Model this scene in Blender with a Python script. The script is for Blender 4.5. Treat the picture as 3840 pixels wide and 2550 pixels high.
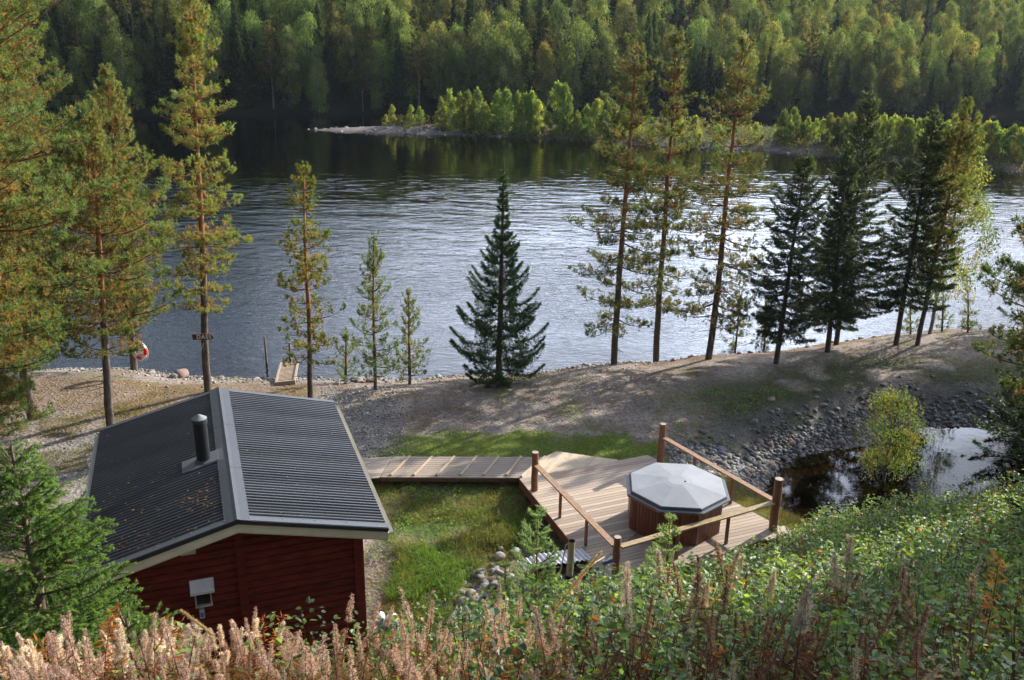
import bpy, math, random
import numpy as np
from mathutils import Vector, noise as mnoise

# ------------------------------------------------------------------ camera, world, sun
sc = bpy.context.scene
for o in list(bpy.data.objects):
    bpy.data.objects.remove(o)
COL = sc.collection

FPX, PITCH, ROLL, CAMH = 3400.0, math.radians(19.67), 0.0161, 11.07
_cp, _sp = math.cos(PITCH), math.sin(PITCH)
FW = np.array([0, _cp, -_sp]); _r0 = np.array([1.0, 0, 0]); _u0 = np.array([0, _sp, _cp])
RI = _r0 * math.cos(ROLL) + _u0 * math.sin(ROLL)
UP = -_r0 * math.sin(ROLL) + _u0 * math.cos(ROLL)

cam_data = bpy.data.cameras.new("camera")
cam = bpy.data.objects.new("camera", cam_data)
COL.objects.link(cam)
from mathutils import Matrix
M = Matrix(((RI[0], UP[0], -FW[0], 0), (RI[1], UP[1], -FW[1], 0), (RI[2], UP[2], -FW[2], CAMH), (0, 0, 0, 1)))
cam.matrix_world = M
cam_data.sensor_width = 36
cam_data.lens = 36 * FPX / 3840
cam_data.clip_start = 0.1
cam_data.clip_end = 3000
sc.camera = cam

SUN_AZ, SUN_EL = math.radians(49), math.radians(24)     # azimuth measured from +y towards +x
w = bpy.data.worlds.new("World"); sc.world = w; w.use_nodes = True
nt = w.node_tree; nt.nodes.clear()
wo = nt.nodes.new("ShaderNodeOutputWorld"); bg = nt.nodes.new("ShaderNodeBackground")
sky = nt.nodes.new("ShaderNodeTexSky"); sky.sky_type = 'NISHITA'; sky.sun_disc = False
sky.sun_elevation = SUN_EL; sky.sun_rotation = SUN_AZ
sky.altitude = 200; sky.air_density = 1.0; sky.dust_density = 1.0; sky.ozone_density = 1.5
# thin broken cloud over the sky
tc = nt.nodes.new("ShaderNodeTexCoord"); mp = nt.nodes.new("ShaderNodeMapping"); mp.inputs['Scale'].default_value = (1, 1, 2.6)
nz = nt.nodes.new("ShaderNodeTexNoise"); nz.inputs['Scale'].default_value = 2.2; nz.inputs['Detail'].default_value = 6
rp = nt.nodes.new("ShaderNodeValToRGB"); rp.color_ramp.elements[0].position = 0.38; rp.color_ramp.elements[1].position = 0.62
mx = nt.nodes.new("ShaderNodeMixRGB")
dp = nt.nodes.new("ShaderNodeVectorMath"); dp.operation = 'DOT_PRODUCT'; dp.inputs[1].default_value = (math.sin(SUN_AZ) * math.cos(SUN_EL), math.cos(SUN_AZ) * math.cos(SUN_EL), math.sin(SUN_EL))
mr = nt.nodes.new("ShaderNodeMapRange"); mr.inputs[1].default_value = 0.45; mr.inputs[2].default_value = 1.0
pw_ = nt.nodes.new("ShaderNodeMath"); pw_.operation = 'POWER'; pw_.inputs[1].default_value = 1.3
ma = nt.nodes.new("ShaderNodeMath"); ma.operation = 'MULTIPLY_ADD'; ma.inputs[1].default_value = 62.0; bs_ = nt.nodes.new('ShaderNodeMapRange'); bs_.inputs[1].default_value = -0.2; bs_.inputs[2].default_value = 0.45; bs_.inputs[3].default_value = 3.5; bs_.inputs[4].default_value = 21.0; nt.links.new(dp.outputs['Value'], bs_.inputs[0]); nt.links.new(bs_.outputs[0], ma.inputs[2])
cm = nt.nodes.new("ShaderNodeVectorMath"); cm.operation = 'SCALE'; cm.inputs[0].default_value = (.86, .95, 1.14)
nt.links.new(tc.outputs['Generated'], dp.inputs[0]); nt.links.new(dp.outputs['Value'], mr.inputs[0]); nt.links.new(mr.outputs[0], pw_.inputs[0]); nt.links.new(pw_.outputs[0], ma.inputs[0]); 
sz_ = nt.nodes.new("ShaderNodeSeparateXYZ"); nt.links.new(tc.outputs['Generated'], sz_.inputs[0])
el_ = nt.nodes.new("ShaderNodeMapRange"); el_.inputs[1].default_value = 0.25; el_.inputs[2].default_value = 0.75; el_.inputs[3].default_value = 1.0; el_.inputs[4].default_value = 0.12; nt.links.new(sz_.outputs['Z'], el_.inputs[0])
me_ = nt.nodes.new("ShaderNodeMath"); me_.operation = 'MULTIPLY'; nt.links.new(ma.outputs[0], me_.inputs[0]); nt.links.new(el_.outputs[0], me_.inputs[1]); nt.links.new(me_.outputs[0], cm.inputs['Scale']); nt.links.new(cm.outputs[0], mx.inputs['Color2'])
nt.links.new(tc.outputs['Generated'], mp.inputs[0]); nt.links.new(mp.outputs[0], nz.inputs['Vector'])
nt.links.new(nz.outputs['Fac'], rp.inputs[0]); nt.links.new(rp.outputs[0], mx.inputs['Fac'])
nt.links.new(sky.outputs[0], mx.inputs['Color1']); nt.links.new(mx.outputs[0], bg.inputs[0])
bg.inputs[1].default_value = 0.09
nt.links.new(bg.outputs[0], wo.inputs[0])

sd = bpy.data.lights.new("sun", 'SUN'); sd.energy = 5.0; sd.angle = math.radians(0.5); sd.color = (1.0, 0.93, 0.82)
sun = bpy.data.objects.new("sun", sd); COL.objects.link(sun)
sdir = Vector((math.sin(SUN_AZ) * math.cos(SUN_EL), math.cos(SUN_AZ) * math.cos(SUN_EL), math.sin(SUN_EL)))
sun.rotation_euler = sdir.to_track_quat('Z', 'Y').to_euler(); sun.location = (60, 60, 60)

sc.view_settings.view_transform = 'Standard'; sc.view_settings.look = 'None'
sc.view_settings.exposure = 0.88; sc.view_settings.gamma = 1.0
sc.cycles.max_bounces = 6; sc.cycles.diffuse_bounces = 2; sc.cycles.glossy_bounces = 3
sc.cycles.transmission_bounces = 4; sc.cycles.transparent_max_bounces = 8
sc.cycles.sample_clamp_indirect = 6.0
sc.cycles.caustics_reflective = False; sc.cycles.caustics_refractive = False
sc.cycles.volume_bounces = 0

# ------------------------------------------------------------------ helpers
def ray(dx, dy):
    X, Y = dx * 3840 / 2361, dy * 3840 / 2361
    return FW + RI * (X - 1920) / FPX - UP * (Y - 1275) / FPX
def at(dx, dy, z):                      # point of height z seen in that direction
    d = ray(dx, dy); t = (z - CAMH) / d[2]
    return np.array([0, 0, CAMH]) + d * t
def aty(dx, dy, y):
    d = ray(dx, dy); return np.array([0, 0, CAMH]) + d * (y / d[1])

def tag(o, label=None, cat=None, group=None, kind=None):
    if label: o['label'] = label
    if cat: o['category'] = cat
    if group: o['group'] = group
    if kind: o['kind'] = kind
    return o
def empty(name, loc=(0, 0, 0), rz=0.0, **k):
    o = bpy.data.objects.new(name, None); COL.objects.link(o)
    o.location = loc; o.rotation_euler = (0, 0, rz); o.empty_display_size = 0.2
    return tag(o, **k)
def copy_tree(o, parent=None):
    c = o.copy(); COL.objects.link(c); c.parent = parent
    for ch in list(o.children): copy_tree(ch, c)
    return c

def build(name, parts, mats, parent=None, smooth=False, loc=None, rz=0.0):
    """parts: (V, F, C, material index); F is an (m,k) array; C one colour or one per vertex"""
    if not isinstance(mats, (list, tuple)): mats = [mats]
    Vs, Cs, LI, LS, MI = [], [], [], [], []
    off = 0; ls = 0
    for p in parts:
        V = np.asarray(p[0], np.float32); F = np.asarray(p[1], np.int64)
        C = np.asarray(p[2] if len(p) > 2 and p[2] is not None else (1, 1, 1), np.float32)
        mi = p[3] if len(p) > 3 else 0
        if len(V) == 0 or len(F) == 0: continue
        if C.ndim == 1: C = np.tile(C, (len(V), 1))
        Vs.append(V); Cs.append(C); LI.append((F + off).ravel())
        k = F.shape[1]; m = len(F)
        LS.append(ls + np.arange(m) * k); MI.append(np.full(m, mi)); ls += m * k; off += len(V)
    V = np.concatenate(Vs); C = np.concatenate(Cs); LI = np.concatenate(LI); LS = np.concatenate(LS); MI = np.concatenate(MI)
    me = bpy.data.meshes.new(name)
    me.vertices.add(len(V)); me.vertices.foreach_set('co', V.ravel())
    me.loops.add(len(LI)); me.loops.foreach_set('vertex_index', LI.astype(np.int32))
    me.polygons.add(len(LS)); me.polygons.foreach_set('loop_start', LS.astype(np.int32))
    me.polygons.foreach_set('material_index', MI.astype(np.int32))
    me.polygons.foreach_set('use_smooth', np.full(len(LS), bool(smooth)))
    me.update(calc_edges=True)
    a = me.color_attributes.new('Col', 'FLOAT_COLOR', 'POINT')
    a.data.foreach_set('color', np.concatenate([np.clip(C, 0, 1), np.ones((len(C), 1), np.float32)], 1).ravel())
    for m in mats: me.materials.append(m)
    o = bpy.data.objects.new(name, me); COL.objects.link(o)
    if parent: o.parent = parent
    if loc is not None: o.location = loc
    o.rotation_euler = (0, 0, rz)
    return o

BOXF = np.array([[0, 1, 3, 2], [4, 6, 7, 5], [0, 4, 5, 1], [2, 3, 7, 6], [0, 2, 6, 4], [1, 5, 7, 3]])
def obox(c, a, b, h, col=(1, 1, 1), mi=0):
    """oriented box: centre c and three half-axis vectors"""
    c, a, b, h = [np.asarray(v, float) for v in (c, a, b, h)]
    V = np.array([c + i * a + j * b + k * h for i in (-1, 1) for j in (-1, 1) for k in (-1, 1)])
    F = BOXF if np.dot(np.cross(a, b), h) > 0 else BOXF[:, ::-1]
    return (V, F, col, mi)
def prism(poly, z0, z1, col=(1, 1, 1), mi=0):
    """list of parts: vertical prism over a polygon"""
    P = np.asarray(poly, float); n = len(P)
    ar = sum(P[i][0] * P[(i + 1) % n][1] - P[(i + 1) % n][0] * P[i][1] for i in range(n))
    if ar < 0: P = P[::-1]
    z0 = np.broadcast_to(z0, n); z1 = np.broadcast_to(z1, n)
    V = np.concatenate([np.c_[P, z0], np.c_[P, z1]])
    i = np.arange(n); j = (i + 1) % n
    return [(V, np.stack([i, j, j + n, i + n], 1), col, mi), (V, (i + n)[None, :], col, mi), (V, i[::-1][None, :], col, mi)]
def tube(P, R, k=8, col=(1, 1, 1), mi=0, cap=True):
    P = np.asarray(P, float); n = len(P); R = np.broadcast_to(np.asarray(R, float), n)
    T = np.gradient(P, axis=0); T /= np.linalg.norm(T, axis=1)[:, None] + 1e-9
    ref = np.array([0, 0, 1.0]) if abs(T[:, 2]).mean() < 0.8 else np.array([1.0, 0, 0])
    A = np.cross(T, ref); A /= np.linalg.norm(A, axis=1)[:, None] + 1e-9; B = np.cross(T, A)
    th = np.arange(k) * 2 * math.pi / k
    V = (P[:, None] + R[:, None, None] * (A[:, None] * np.cos(th)[None, :, None] + B[:, None] * np.sin(th)[None, :, None])).reshape(-1, 3)
    i = (np.arange(n - 1)[:, None] * k + np.arange(k)[None]).ravel(); j = (np.arange(n - 1)[:, None] * k + (np.arange(k)[None] + 1) % k).ravel()
    C = np.asarray(col, float)
    if C.ndim == 2 and len(C) == n: C = np.repeat(C, k, 0)
    out = [(V, np.stack([i, i + k, j + k, j], 1), C, mi)]
    if cap:
        out.append((V, np.arange(k)[None, :], C, mi)); out.append((V, ((n - 1) * k + np.arange(k))[None, ::-1], C, mi))
    return out
def unit(v):
    v = np.asarray(v, float); return v / (np.linalg.norm(v, axis=-1, keepdims=True) + 1e-9)
def blades(rng, P, D, k, L, W, C, spread=0.9, cv=0.15):
    """k thin triangles from every point P round direction D"""
    N = len(P); P = np.repeat(P, k, 0); D = np.repeat(D, k, 0)
    d = unit(D + rng.normal(0, spread, (N * k, 3))); l = L * rng.uniform(0.6, 1.15, (N * k, 1))
    s = unit(np.cross(d, rng.normal(0, 1, (N * k, 3)))) * W * 0.5
    V = np.stack([P - s, P + s, P + d * l], 1).reshape(-1, 3)
    C = np.repeat(C, k, 0) if np.asarray(C).ndim == 2 else np.tile(C, (N * k, 1))
    C = C * rng.uniform(1 - cv, 1 + cv, (N * k, 1))
    return (V, np.arange(3 * N * k).reshape(-1, 3), np.repeat(C, 3, 0))
def leaves(rng, P, D, L, W, C, cv=0.2, mi=0, fold=0.25):
    """diamond leaves folded along the midrib (two triangles), D is the direction of the midrib"""
    N = len(P); D = unit(D); s = unit(np.cross(D, rng.normal(0, 1, (N, 3)))); n = np.cross(D, s)
    l = (L * rng.uniform(0.7, 1.2, N))[:, None]; ww = (W * rng.uniform(0.7, 1.2, N))[:, None] * 0.5
    A = P; B = P + D * l * 0.45 + s * ww + n * ww * fold; T = P + D * l; E = P + D * l * 0.45 - s * ww + n * ww * fold
    V = np.stack([A, B, T, E], 1).reshape(-1, 3); i = np.arange(N)[:, None] * 4
    F = np.concatenate([i + [[0, 1, 2]], i + [[0, 2, 3]]])
    C = (np.asarray(C) if np.asarray(C).ndim == 2 else np.tile(C, (N, 1))) * rng.uniform(1 - cv, 1 + cv, (N, 1))
    return (V, F, np.repeat(C, 4, 0), mi)

_lat = np.random.default_rng(5).random((256, 256))
def vnoise(x, y, s=1.0, o=4, seed=0):
    x = np.asarray(x, float) / s + seed * 17.3 + 500; y = np.asarray(y, float) / s + seed * 9.1 + 500; t = 0; a = 0.5; tot = 0
    for _ in range(o):
        xi = np.floor(x).astype(int); yi = np.floor(y).astype(int); fx = x - xi; fy = y - yi
        fx = fx * fx * (3 - 2 * fx); fy = fy * fy * (3 - 2 * fy)
        g = lambda i, j: _lat[(xi + i) % 256, (yi + j) % 256]
        t = t + a * ((g(0, 0) * (1 - fx) + g(1, 0) * fx) * (1 - fy) + (g(0, 1) * (1 - fx) + g(1, 1) * fx) * fy)
        tot += a; a *= 0.5; x = x * 2.03 + 31; y = y * 2.03 + 7
    return t / tot
def sstep(a, b, x):
    t = np.clip((x - a) / (b - a), 0, 1); return t * t * (3 - 2 * t)
def inpoly(x, y, poly):
    x = np.asarray(x); y = np.asarray(y); r = np.zeros(x.shape, bool); n = len(poly)
    for i in range(n):
        x0, y0 = poly[i][:2]; x1, y1 = poly[(i + 1) % n][:2]
        c = ((y0 > y) != (y1 > y)); r ^= c & (x < (x1 - x0) * (y - y0) / ((y1 - y0) or 1e-9) + x0)
    return r
def polydist(x, y, poly):
    """signed distance (positive inside)"""
    x = np.asarray(x, float); y = np.asarray(y, float); d = np.full(x.shape, 1e9); n = len(poly)
    for i in range(n):
        a = np.array(poly[i][:2], float); b = np.array(poly[(i + 1) % n][:2], float); ab = b - a
        t = np.clip(((x - a[0]) * ab[0] + (y - a[1]) * ab[1]) / (ab @ ab + 1e-9), 0, 1)
        d = np.minimum(d, np.hypot(x - a[0] - t * ab[0], y - a[1] - t * ab[1]))
    return np.where(inpoly(x, y, poly), d, -d)

# ------------------------------------------------------------------ materials
def newmat(name):
    m = bpy.data.materials.new(name); m.use_nodes = True; n = m.node_tree.nodes; n.clear()
    out = n.new("ShaderNodeOutputMaterial"); return m, m.node_tree, n, m.node_tree.links, out
def nd(n, t, **k):
    x = n.new(t)
    for a, b in k.items():
        if a in x.inputs: x.inputs[a].default_value = b
        else: setattr(x, a, b)
    return x
def colmat(name, rough=0.6, spec=0.4, metal=0.0, nscale=0, namt=0.25, bump=0.0, bscale=40, stretch=(1, 1, 1), rot=0.0, coat=0.0, tint=(1, 1, 1)):
    """vertex colour times noise"""
    m, t, n, l, out = newmat(name)
    p = nd(n, "ShaderNodeBsdfPrincipled"); p.inputs['Roughness'].default_value = rough
    p.inputs['Specular IOR Level'].default_value = spec; p.inputs['Metallic'].default_value = metal; p.inputs['Coat Weight'].default_value = coat
    at_ = nd(n, "ShaderNodeAttribute", attribute_name='Col'); c = at_.outputs['Color']
    tcn = nd(n, "ShaderNodeTexCoord"); mp = nd(n, "ShaderNodeMapping"); mp.inputs['Scale'].default_value = stretch; mp.inputs['Rotation'].default_value = (0, 0, rot)
    mp.vector_type = 'TEXTURE' if False else 'POINT'
    l.new(tcn.outputs['Object'], mp.inputs[0])
    if nscale:
        z = nd(n, "ShaderNodeTexNoise"); z.inputs['Scale'].default_value = nscale; z.inputs['Detail'].default_value = 6; z.inputs['Roughness'].default_value = 0.65
        l.new(mp.outputs[0], z.inputs['Vector'])
        r = nd(n, "ShaderNodeMapRange"); r.inputs[1].default_value = 0.3; r.inputs[2].default_value = 0.7; r.inputs[3].default_value = 1 - namt; r.inputs[4].default_value = 1 + namt
        l.new(z.outputs['Fac'], r.inputs[0])
        mm = nd(n, "ShaderNodeVectorMath", operation='MULTIPLY'); l.new(c, mm.inputs[0]); l.new(r.outputs[0], mm.inputs[1]); c = mm.outputs[0]
    l.new(c, p.inputs['Base Color'])
    if bump:
        z = nd(n, "ShaderNodeTexNoise"); z.inputs['Scale'].default_value = bscale; z.inputs['Detail'].default_value = 5; l.new(mp.outputs[0], z.inputs['Vector'])
        b = nd(n, "ShaderNodeBump"); b.inputs['Strength'].default_value = bump; b.inputs['Distance'].default_value = 0.02
        l.new(z.outputs['Fac'], b.inputs['Height']); l.new(b.outputs[0], p.inputs['Normal'])
    l.new(p.outputs[0], out.inputs[0]); return m
def leafmat(name, trans=0.4, rough=0.55, spec=0.3, rnd=0.25, boost=1.6):
    m, t, n, l, out = newmat(name)
    at_ = nd(n, "ShaderNodeAttribute", attribute_name='Col')
    oi = nd(n, "ShaderNodeObjectInfo")
    r = nd(n, "ShaderNodeMapRange"); r.inputs[3].default_value = 1 - rnd; r.inputs[4].default_value = 1 + rnd; l.new(oi.outputs['Random'], r.inputs[0])
    h = nd(n, "ShaderNodeHueSaturation"); l.new(at_.outputs['Color'], h.inputs['Color']); l.new(r.outputs[0], h.inputs['Value'])
    r2 = nd(n, "ShaderNodeMapRange"); r2.inputs[3].default_value = 0.5 - 0.07 * rnd; r2.inputs[4].default_value = 0.5 + 0.07 * rnd
    ml = nd(n, "ShaderNodeMath", operation='MULTIPLY'); ml.inputs[1].default_value = 7.31; fr = nd(n, "ShaderNodeMath", operation='FRACT')
    l.new(oi.outputs['Random'], ml.inputs[0]); l.new(ml.outputs[0], fr.inputs[0]); l.new(fr.outputs[0], r2.inputs[0]); l.new(r2.outputs[0], h.inputs['Hue'])
    p = nd(n, "ShaderNodeBsdfPrincipled"); p.inputs['Roughness'].default_value = rough; p.inputs['Specular IOR Level'].default_value = spec
    l.new(h.outputs[0], p.inputs['Base Color'])
    tr = nd(n, "ShaderNodeBsdfTranslucent"); mm = nd(n, "ShaderNodeVectorMath", operation='MULTIPLY'); mm.inputs[1].default_value = (boost * 1.15, boost, boost * 0.45)
    l.new(h.outputs[0], mm.inputs[0]); l.new(mm.outputs[0], tr.inputs[0])
    ms = nd(n, "ShaderNodeMixShader"); ms.inputs[0].default_value = trans
    l.new(p.outputs[0], ms.inputs[1]); l.new(tr.outputs[0], ms.inputs[2]); l.new(ms.outputs[0], out.inputs[0]); return m

M_needle = leafmat("needles", 0.42, 0.5, 0.35, 0.12, 2.0)
M_leaf = leafmat("leaves", 0.45, 0.45, 0.35, 0.1, 2.0)
M_far = leafmat("far_foliage", 0.42, 0.6, 0.2, 0.38, 1.9)
M_dry = leafmat("dry_plants", 0.4, 0.8, 0.1, 0.25, 1.2)
M_bark = colmat("bark", 0.9, 0.1, nscale=9, namt=0.55, bump=0.8, bscale=25, stretch=(1, 1, 0.35))
M_wood = colmat("deck_wood", 0.7, 0.25, nscale=5, namt=0.22, bump=0.25, bscale=8, stretch=(6, 60, 60), rot=-0.3945)
M_rail = colmat("rail_wood", 0.55, 0.4, nscale=14, namt=0.3, bump=0.2, bscale=60)
M_tub = colmat("stained_wood", 0.45, 0.45, nscale=9, namt=0.45, bump=0.3, bscale=20, stretch=(2.5, 2.5, 0.3))
M_wall = colmat("red_paint", 0.7, 0.15, nscale=3, namt=0.5, bump=0.15, bscale=40, stretch=(1, 1, 4))
M_white = colmat("cream_paint", 0.55, 0.3, nscale=3, namt=0.1)
M_roof = colmat("roof_sheet", 0.38, 0.5, nscale=1.6, namt=0.2, bump=0.02, bscale=90)
M_metal = colmat("flashing", 0.48, 0.4, metal=0.0, nscale=3, namt=0.12)
M_black = colmat("stove_pipe", 0.5, 0.35, nscale=4, namt=0.2)
M_lid = colmat("tub_lid", 0.38, 0.5, nscale=2.5, namt=0.12, bump=0.02, bscale=5)
M_stone = colmat("stone", 0.75, 0.25, nscale=14, namt=0.35, bump=0.3, bscale=30)
M_plastic = colmat("plastic", 0.4, 0.5, nscale=3, namt=0.08)
M_grass = leafmat("grass", 0.35, 0.6, 0.25, 0.0, 1.6)

# ground
def ground_mat():
    m, t, n, l, out = newmat("ground")
    p = nd(n, "ShaderNodeBsdfPrincipled"); p.inputs['Roughness'].default_value = 0.95; p.inputs['Specular IOR Level'].default_value = 0.1
    a = nd(n, "ShaderNodeAttribute", attribute_name='Col'); tcn = nd(n, "ShaderNodeTexCoord")
    def noise(sc_, det=6, ro=0.6):
        z = nd(n, "ShaderNodeTexNoise"); z.inputs['Scale'].default_value = sc_; z.inputs['Detail'].default_value = det; z.inputs['Roughness'].default_value = ro
        l.new(tcn.outputs['Object'], z.inputs['Vector']); return z.outputs['Fac']
    def rng_(f, a_, b_, c_, d_):
        r = nd(n, "ShaderNodeMapRange"); r.inputs[1].default_value = a_; r.inputs[2].default_value = b_; r.inputs[3].default_value = c_; r.inputs[4].default_value = d_
        l.new(f, r.inputs[0]); return r.outputs[0]
    def mul(x, y):
        v = nd(n, "ShaderNodeVectorMath", operation='MULTIPLY'); l.new(x, v.inputs[0]); l.new(y, v.inputs[1]); return v.outputs[0]
    c = mul(a.outputs['Color'], rng_(noise(1.3, 8, 0.7), 0.3, 0.7, 0.75, 1.25))
    c = mul(c, rng_(noise(28, 4, 0.8), 0.3, 0.7, 0.55, 1.5))
    v = nd(n, "ShaderNodeTexVoronoi"); v.inputs['Scale'].default_value = 13; l.new(tcn.outputs['Object'], v.inputs['Vector'])
    sp = nd(n, "ShaderNodeSeparateColor"); l.new(v.outputs['Color'], sp.inputs[0])
    c = mul(c, rng_(sp.outputs[0], 0, 1, 0.75, 1.3))
    l.new(c, p.inputs['Base Color'])
    b = nd(n, "ShaderNodeBump"); b.inputs['Strength'].default_value = 0.7; b.inputs['Distance'].default_value = 0.03
    ad = nd(n, "ShaderNodeMath", operation='ADD'); l.new(noise(18, 6, 0.75), ad.inputs[0]); l.new(v.outputs['Distance'], ad.inputs[1])
    l.new(ad.outputs[0], b.inputs['Height']); l.new(b.outputs[0], p.inputs['Normal'])
    l.new(p.outputs[0], out.inputs[0]); return m
M_ground = ground_mat()

def water_mat(name, river=True):
    m, t, n, l, out = newmat(name)
    tcn = nd(n, "ShaderNodeTexCoord")
    def layer(sc_, stretch, rot, det, ro=0.55):
        mp = nd(n, "ShaderNodeMapping"); mp.inputs['Scale'].default_value = stretch; mp.inputs['Rotation'].default_value = (0, 0, rot)
        l.new(tcn.outputs['Object'], mp.inputs[0])
        z = nd(n, "ShaderNodeTexNoise"); z.inputs['Scale'].default_value = sc_; z.inputs['Detail'].default_value = det; z.inputs['Roughness'].default_value = ro
        z.inputs['Distortion'].default_value = 0.35
        l.new(mp.outputs[0], z.inputs['Vector']); return z.outputs['Fac']
    def math_(op, a, b):
        x = nd(n, "ShaderNodeMath", operation=op)
        for i, q in enumerate((a, b)):
            if isinstance(q, (int, float)): x.inputs[i].default_value = q
            else: l.new(q, x.inputs[i])
        return x.outputs[0]
    if river:
        big = layer(1.0, (0.14, 0.40, 1), 0.12, 1)
        mid = layer(1.0, (0.75, 1.7, 1), -0.08, 1, .4)
        fine = layer(1.0, (2.2, 4.6, 1), 0.18, 3)
        a = nd(n, "ShaderNodeAttribute", attribute_name='Col')
        sp = nd(n, "ShaderNodeSeparateColor"); l.new(a.outputs['Color'], sp.inputs[0])
        patch = layer(1.0, (0.05, 0.09, 1), 0.3, 3); r = nd(n, "ShaderNodeMapRange"); r.inputs[1].default_value = 0.35; r.inputs[2].default_value = 0.65; r.inputs[3].default_value = 0.45; r.inputs[4].default_value = 1.35
        l.new(patch, r.inputs[0])
        hb_ = math_('MULTIPLY', math_('ADD', math_('MULTIPLY', big, 0.08), math_('MULTIPLY', mid, 0.078)), math_('MULTIPLY', sp.outputs[0], r.outputs[0]))
        hf_ = math_('MULTIPLY', math_('MULTIPLY', fine, 0.024), math_('MULTIPLY', sp.outputs[1], r.outputs[0]))
        h = math_('ADD', hb_, hf_)
    else:
        h = math_('MULTIPLY', layer(1.0, (2, 4, 1), 0.3, 3), 0.0015)
    b = nd(n, "ShaderNodeBump"); b.inputs['Strength'].default_value = 1.0; b.inputs['Distance'].default_value = 1.0; l.new(h, b.inputs['Height'])
    g = nd(n, "ShaderNodeBsdfGlossy"); g.inputs['Roughness'].default_value = 0.04; l.new(b.outputs[0], g.inputs['Normal'])
    g.inputs['Color'].default_value = (0.97, 0.98, 1, 1)
    tr = nd(n, "ShaderNodeBsdfTransparent"); tr.inputs[0].default_value = (0.62, 0.60, 0.50, 1) if river else (0.75, 0.62, 0.38, 1)
    f = nd(n, "ShaderNodeFresnel"); f.inputs['IOR'].default_value = 1.33; l.new(b.outputs[0], f.inputs['Normal'])
    ms = nd(n, "ShaderNodeMixShader"); l.new(f.outputs[0], ms.inputs[0]); l.new(tr.outputs[0], ms.inputs[1]); l.new(g.outputs[0], ms.inputs[2])
    l.new(ms.outputs[0], out.inputs[0]); return m
M_river = water_mat("river_water"); M_pond = water_mat("pond_water", False)

# ------------------------------------------------------------------ terrain
WZ, PZ = -1.6, -1.3
SHX = [-60, -30, -18.6, -16.7, -14.1, -12.1, -9.2, -6.7, -2.9, -1.3, .34, 2, 4.06, 5.8, 7.63, 10.95, 13.42, 16.5, 18.3, 22, 30, 60, 100]
SHY = [24, 27.5, 30.5, 31.4, 31.5, 30.9, 30.7, 30.9, 31.1, 31.5, 31.7, 32.3, 32.9, 33.3, 33.95, 34.7, 35.8, 37.1, 37.6, 37.8, 39, 48, 60]
TOX = [-60, -14, -8, -4, -1.5, 1, 3, 5, 7, 9, 12, 16, 22, 40, 100]
TOY = [14, 11.5, 10.6, 11.2, 13.0, 14.9, 15.9, 17.1, 18.8, 19.8, 20.6, 21.4, 21.8, 22, 22]
POND = [(7.05, 22.6), (8.0, 24.3), (9.5, 24.9), (11.1, 25.5), (12.1, 26.4), (13.4, 26.8), (15.0, 26.9), (18, 26.4), (22, 26), (26, 25), (27, 22.5), (22, 21.4), (15, 21.2), (10, 20.4), (8.2, 20.6), (7.3, 21.5)]
def toe(x): return np.interp(x, TOX, TOY)
def height(x, y):
    x = np.asarray(x, float); y = np.asarray(y, float)
    ys = np.interp(x, SHX, SHY) + 0.5 * (vnoise(x, y * 0, 1.6, 3, 4) - 0.5)
    d = ys - y
    base = -0.52 + 0.10 * (vnoise(x, y, 5, 3, 1) - 0.5) + 0.05 * (vnoise(x, y, 0.8, 3, 2) - 0.5)
    bank = np.where(d > 0, WZ + (base - WZ) * sstep(0, 4.2, d) ** 0.55, WZ + np.maximum(d * 0.11, -3.0))
    bank = np.where(d <= 0, bank - 0.02, bank)
    h = bank
    pd = polydist(x, y, POND) + 0.25 * (vnoise(x, y, 1.2, 2, 9) - 0.5)
    h = np.where(pd > -2.6, np.minimum(h, np.where(pd > 0, PZ - .04 - np.minimum(pd * 0.35, 0.7), PZ - .04 + (h - PZ) * sstep(0, 2.6, -pd) ** .55)), h)
    ty = toe(x); s = np.clip(y / ty, 0, 1); pw = np.interp(x, [-4, 2, 8], [1.4, 1.2, 1.06])
    slope = -0.6 + 9.9 * (1 - s ** pw) - np.minimum(y, 0) * 0.45 + 0.35 * (vnoise(x, y, 2.2, 3, 6) - 0.5) * sstep(1, 0.7, s)
    h = np.where(y < ty, np.maximum(slope, np.where(pd > 0, h, -9)) , h)
    return h
def hz(x, y): return float(height(np.array([x]), np.array([y]))[0])

def grid(x0, x1, y0, y1, st):
    xs = np.arange(x0, x1 + st / 2, st); ys = np.arange(y0, y1 + st / 2, st)
    X, Y = np.meshgrid(xs, ys); nx, ny = len(xs), len(ys)
    i = (np.arange(ny - 1)[:, None] * nx + np.arange(nx - 1)[None]).ravel()
    return X.ravel(), Y.ravel(), np.stack([i, i + 1, i + nx + 1, i + nx], 1)

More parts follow.
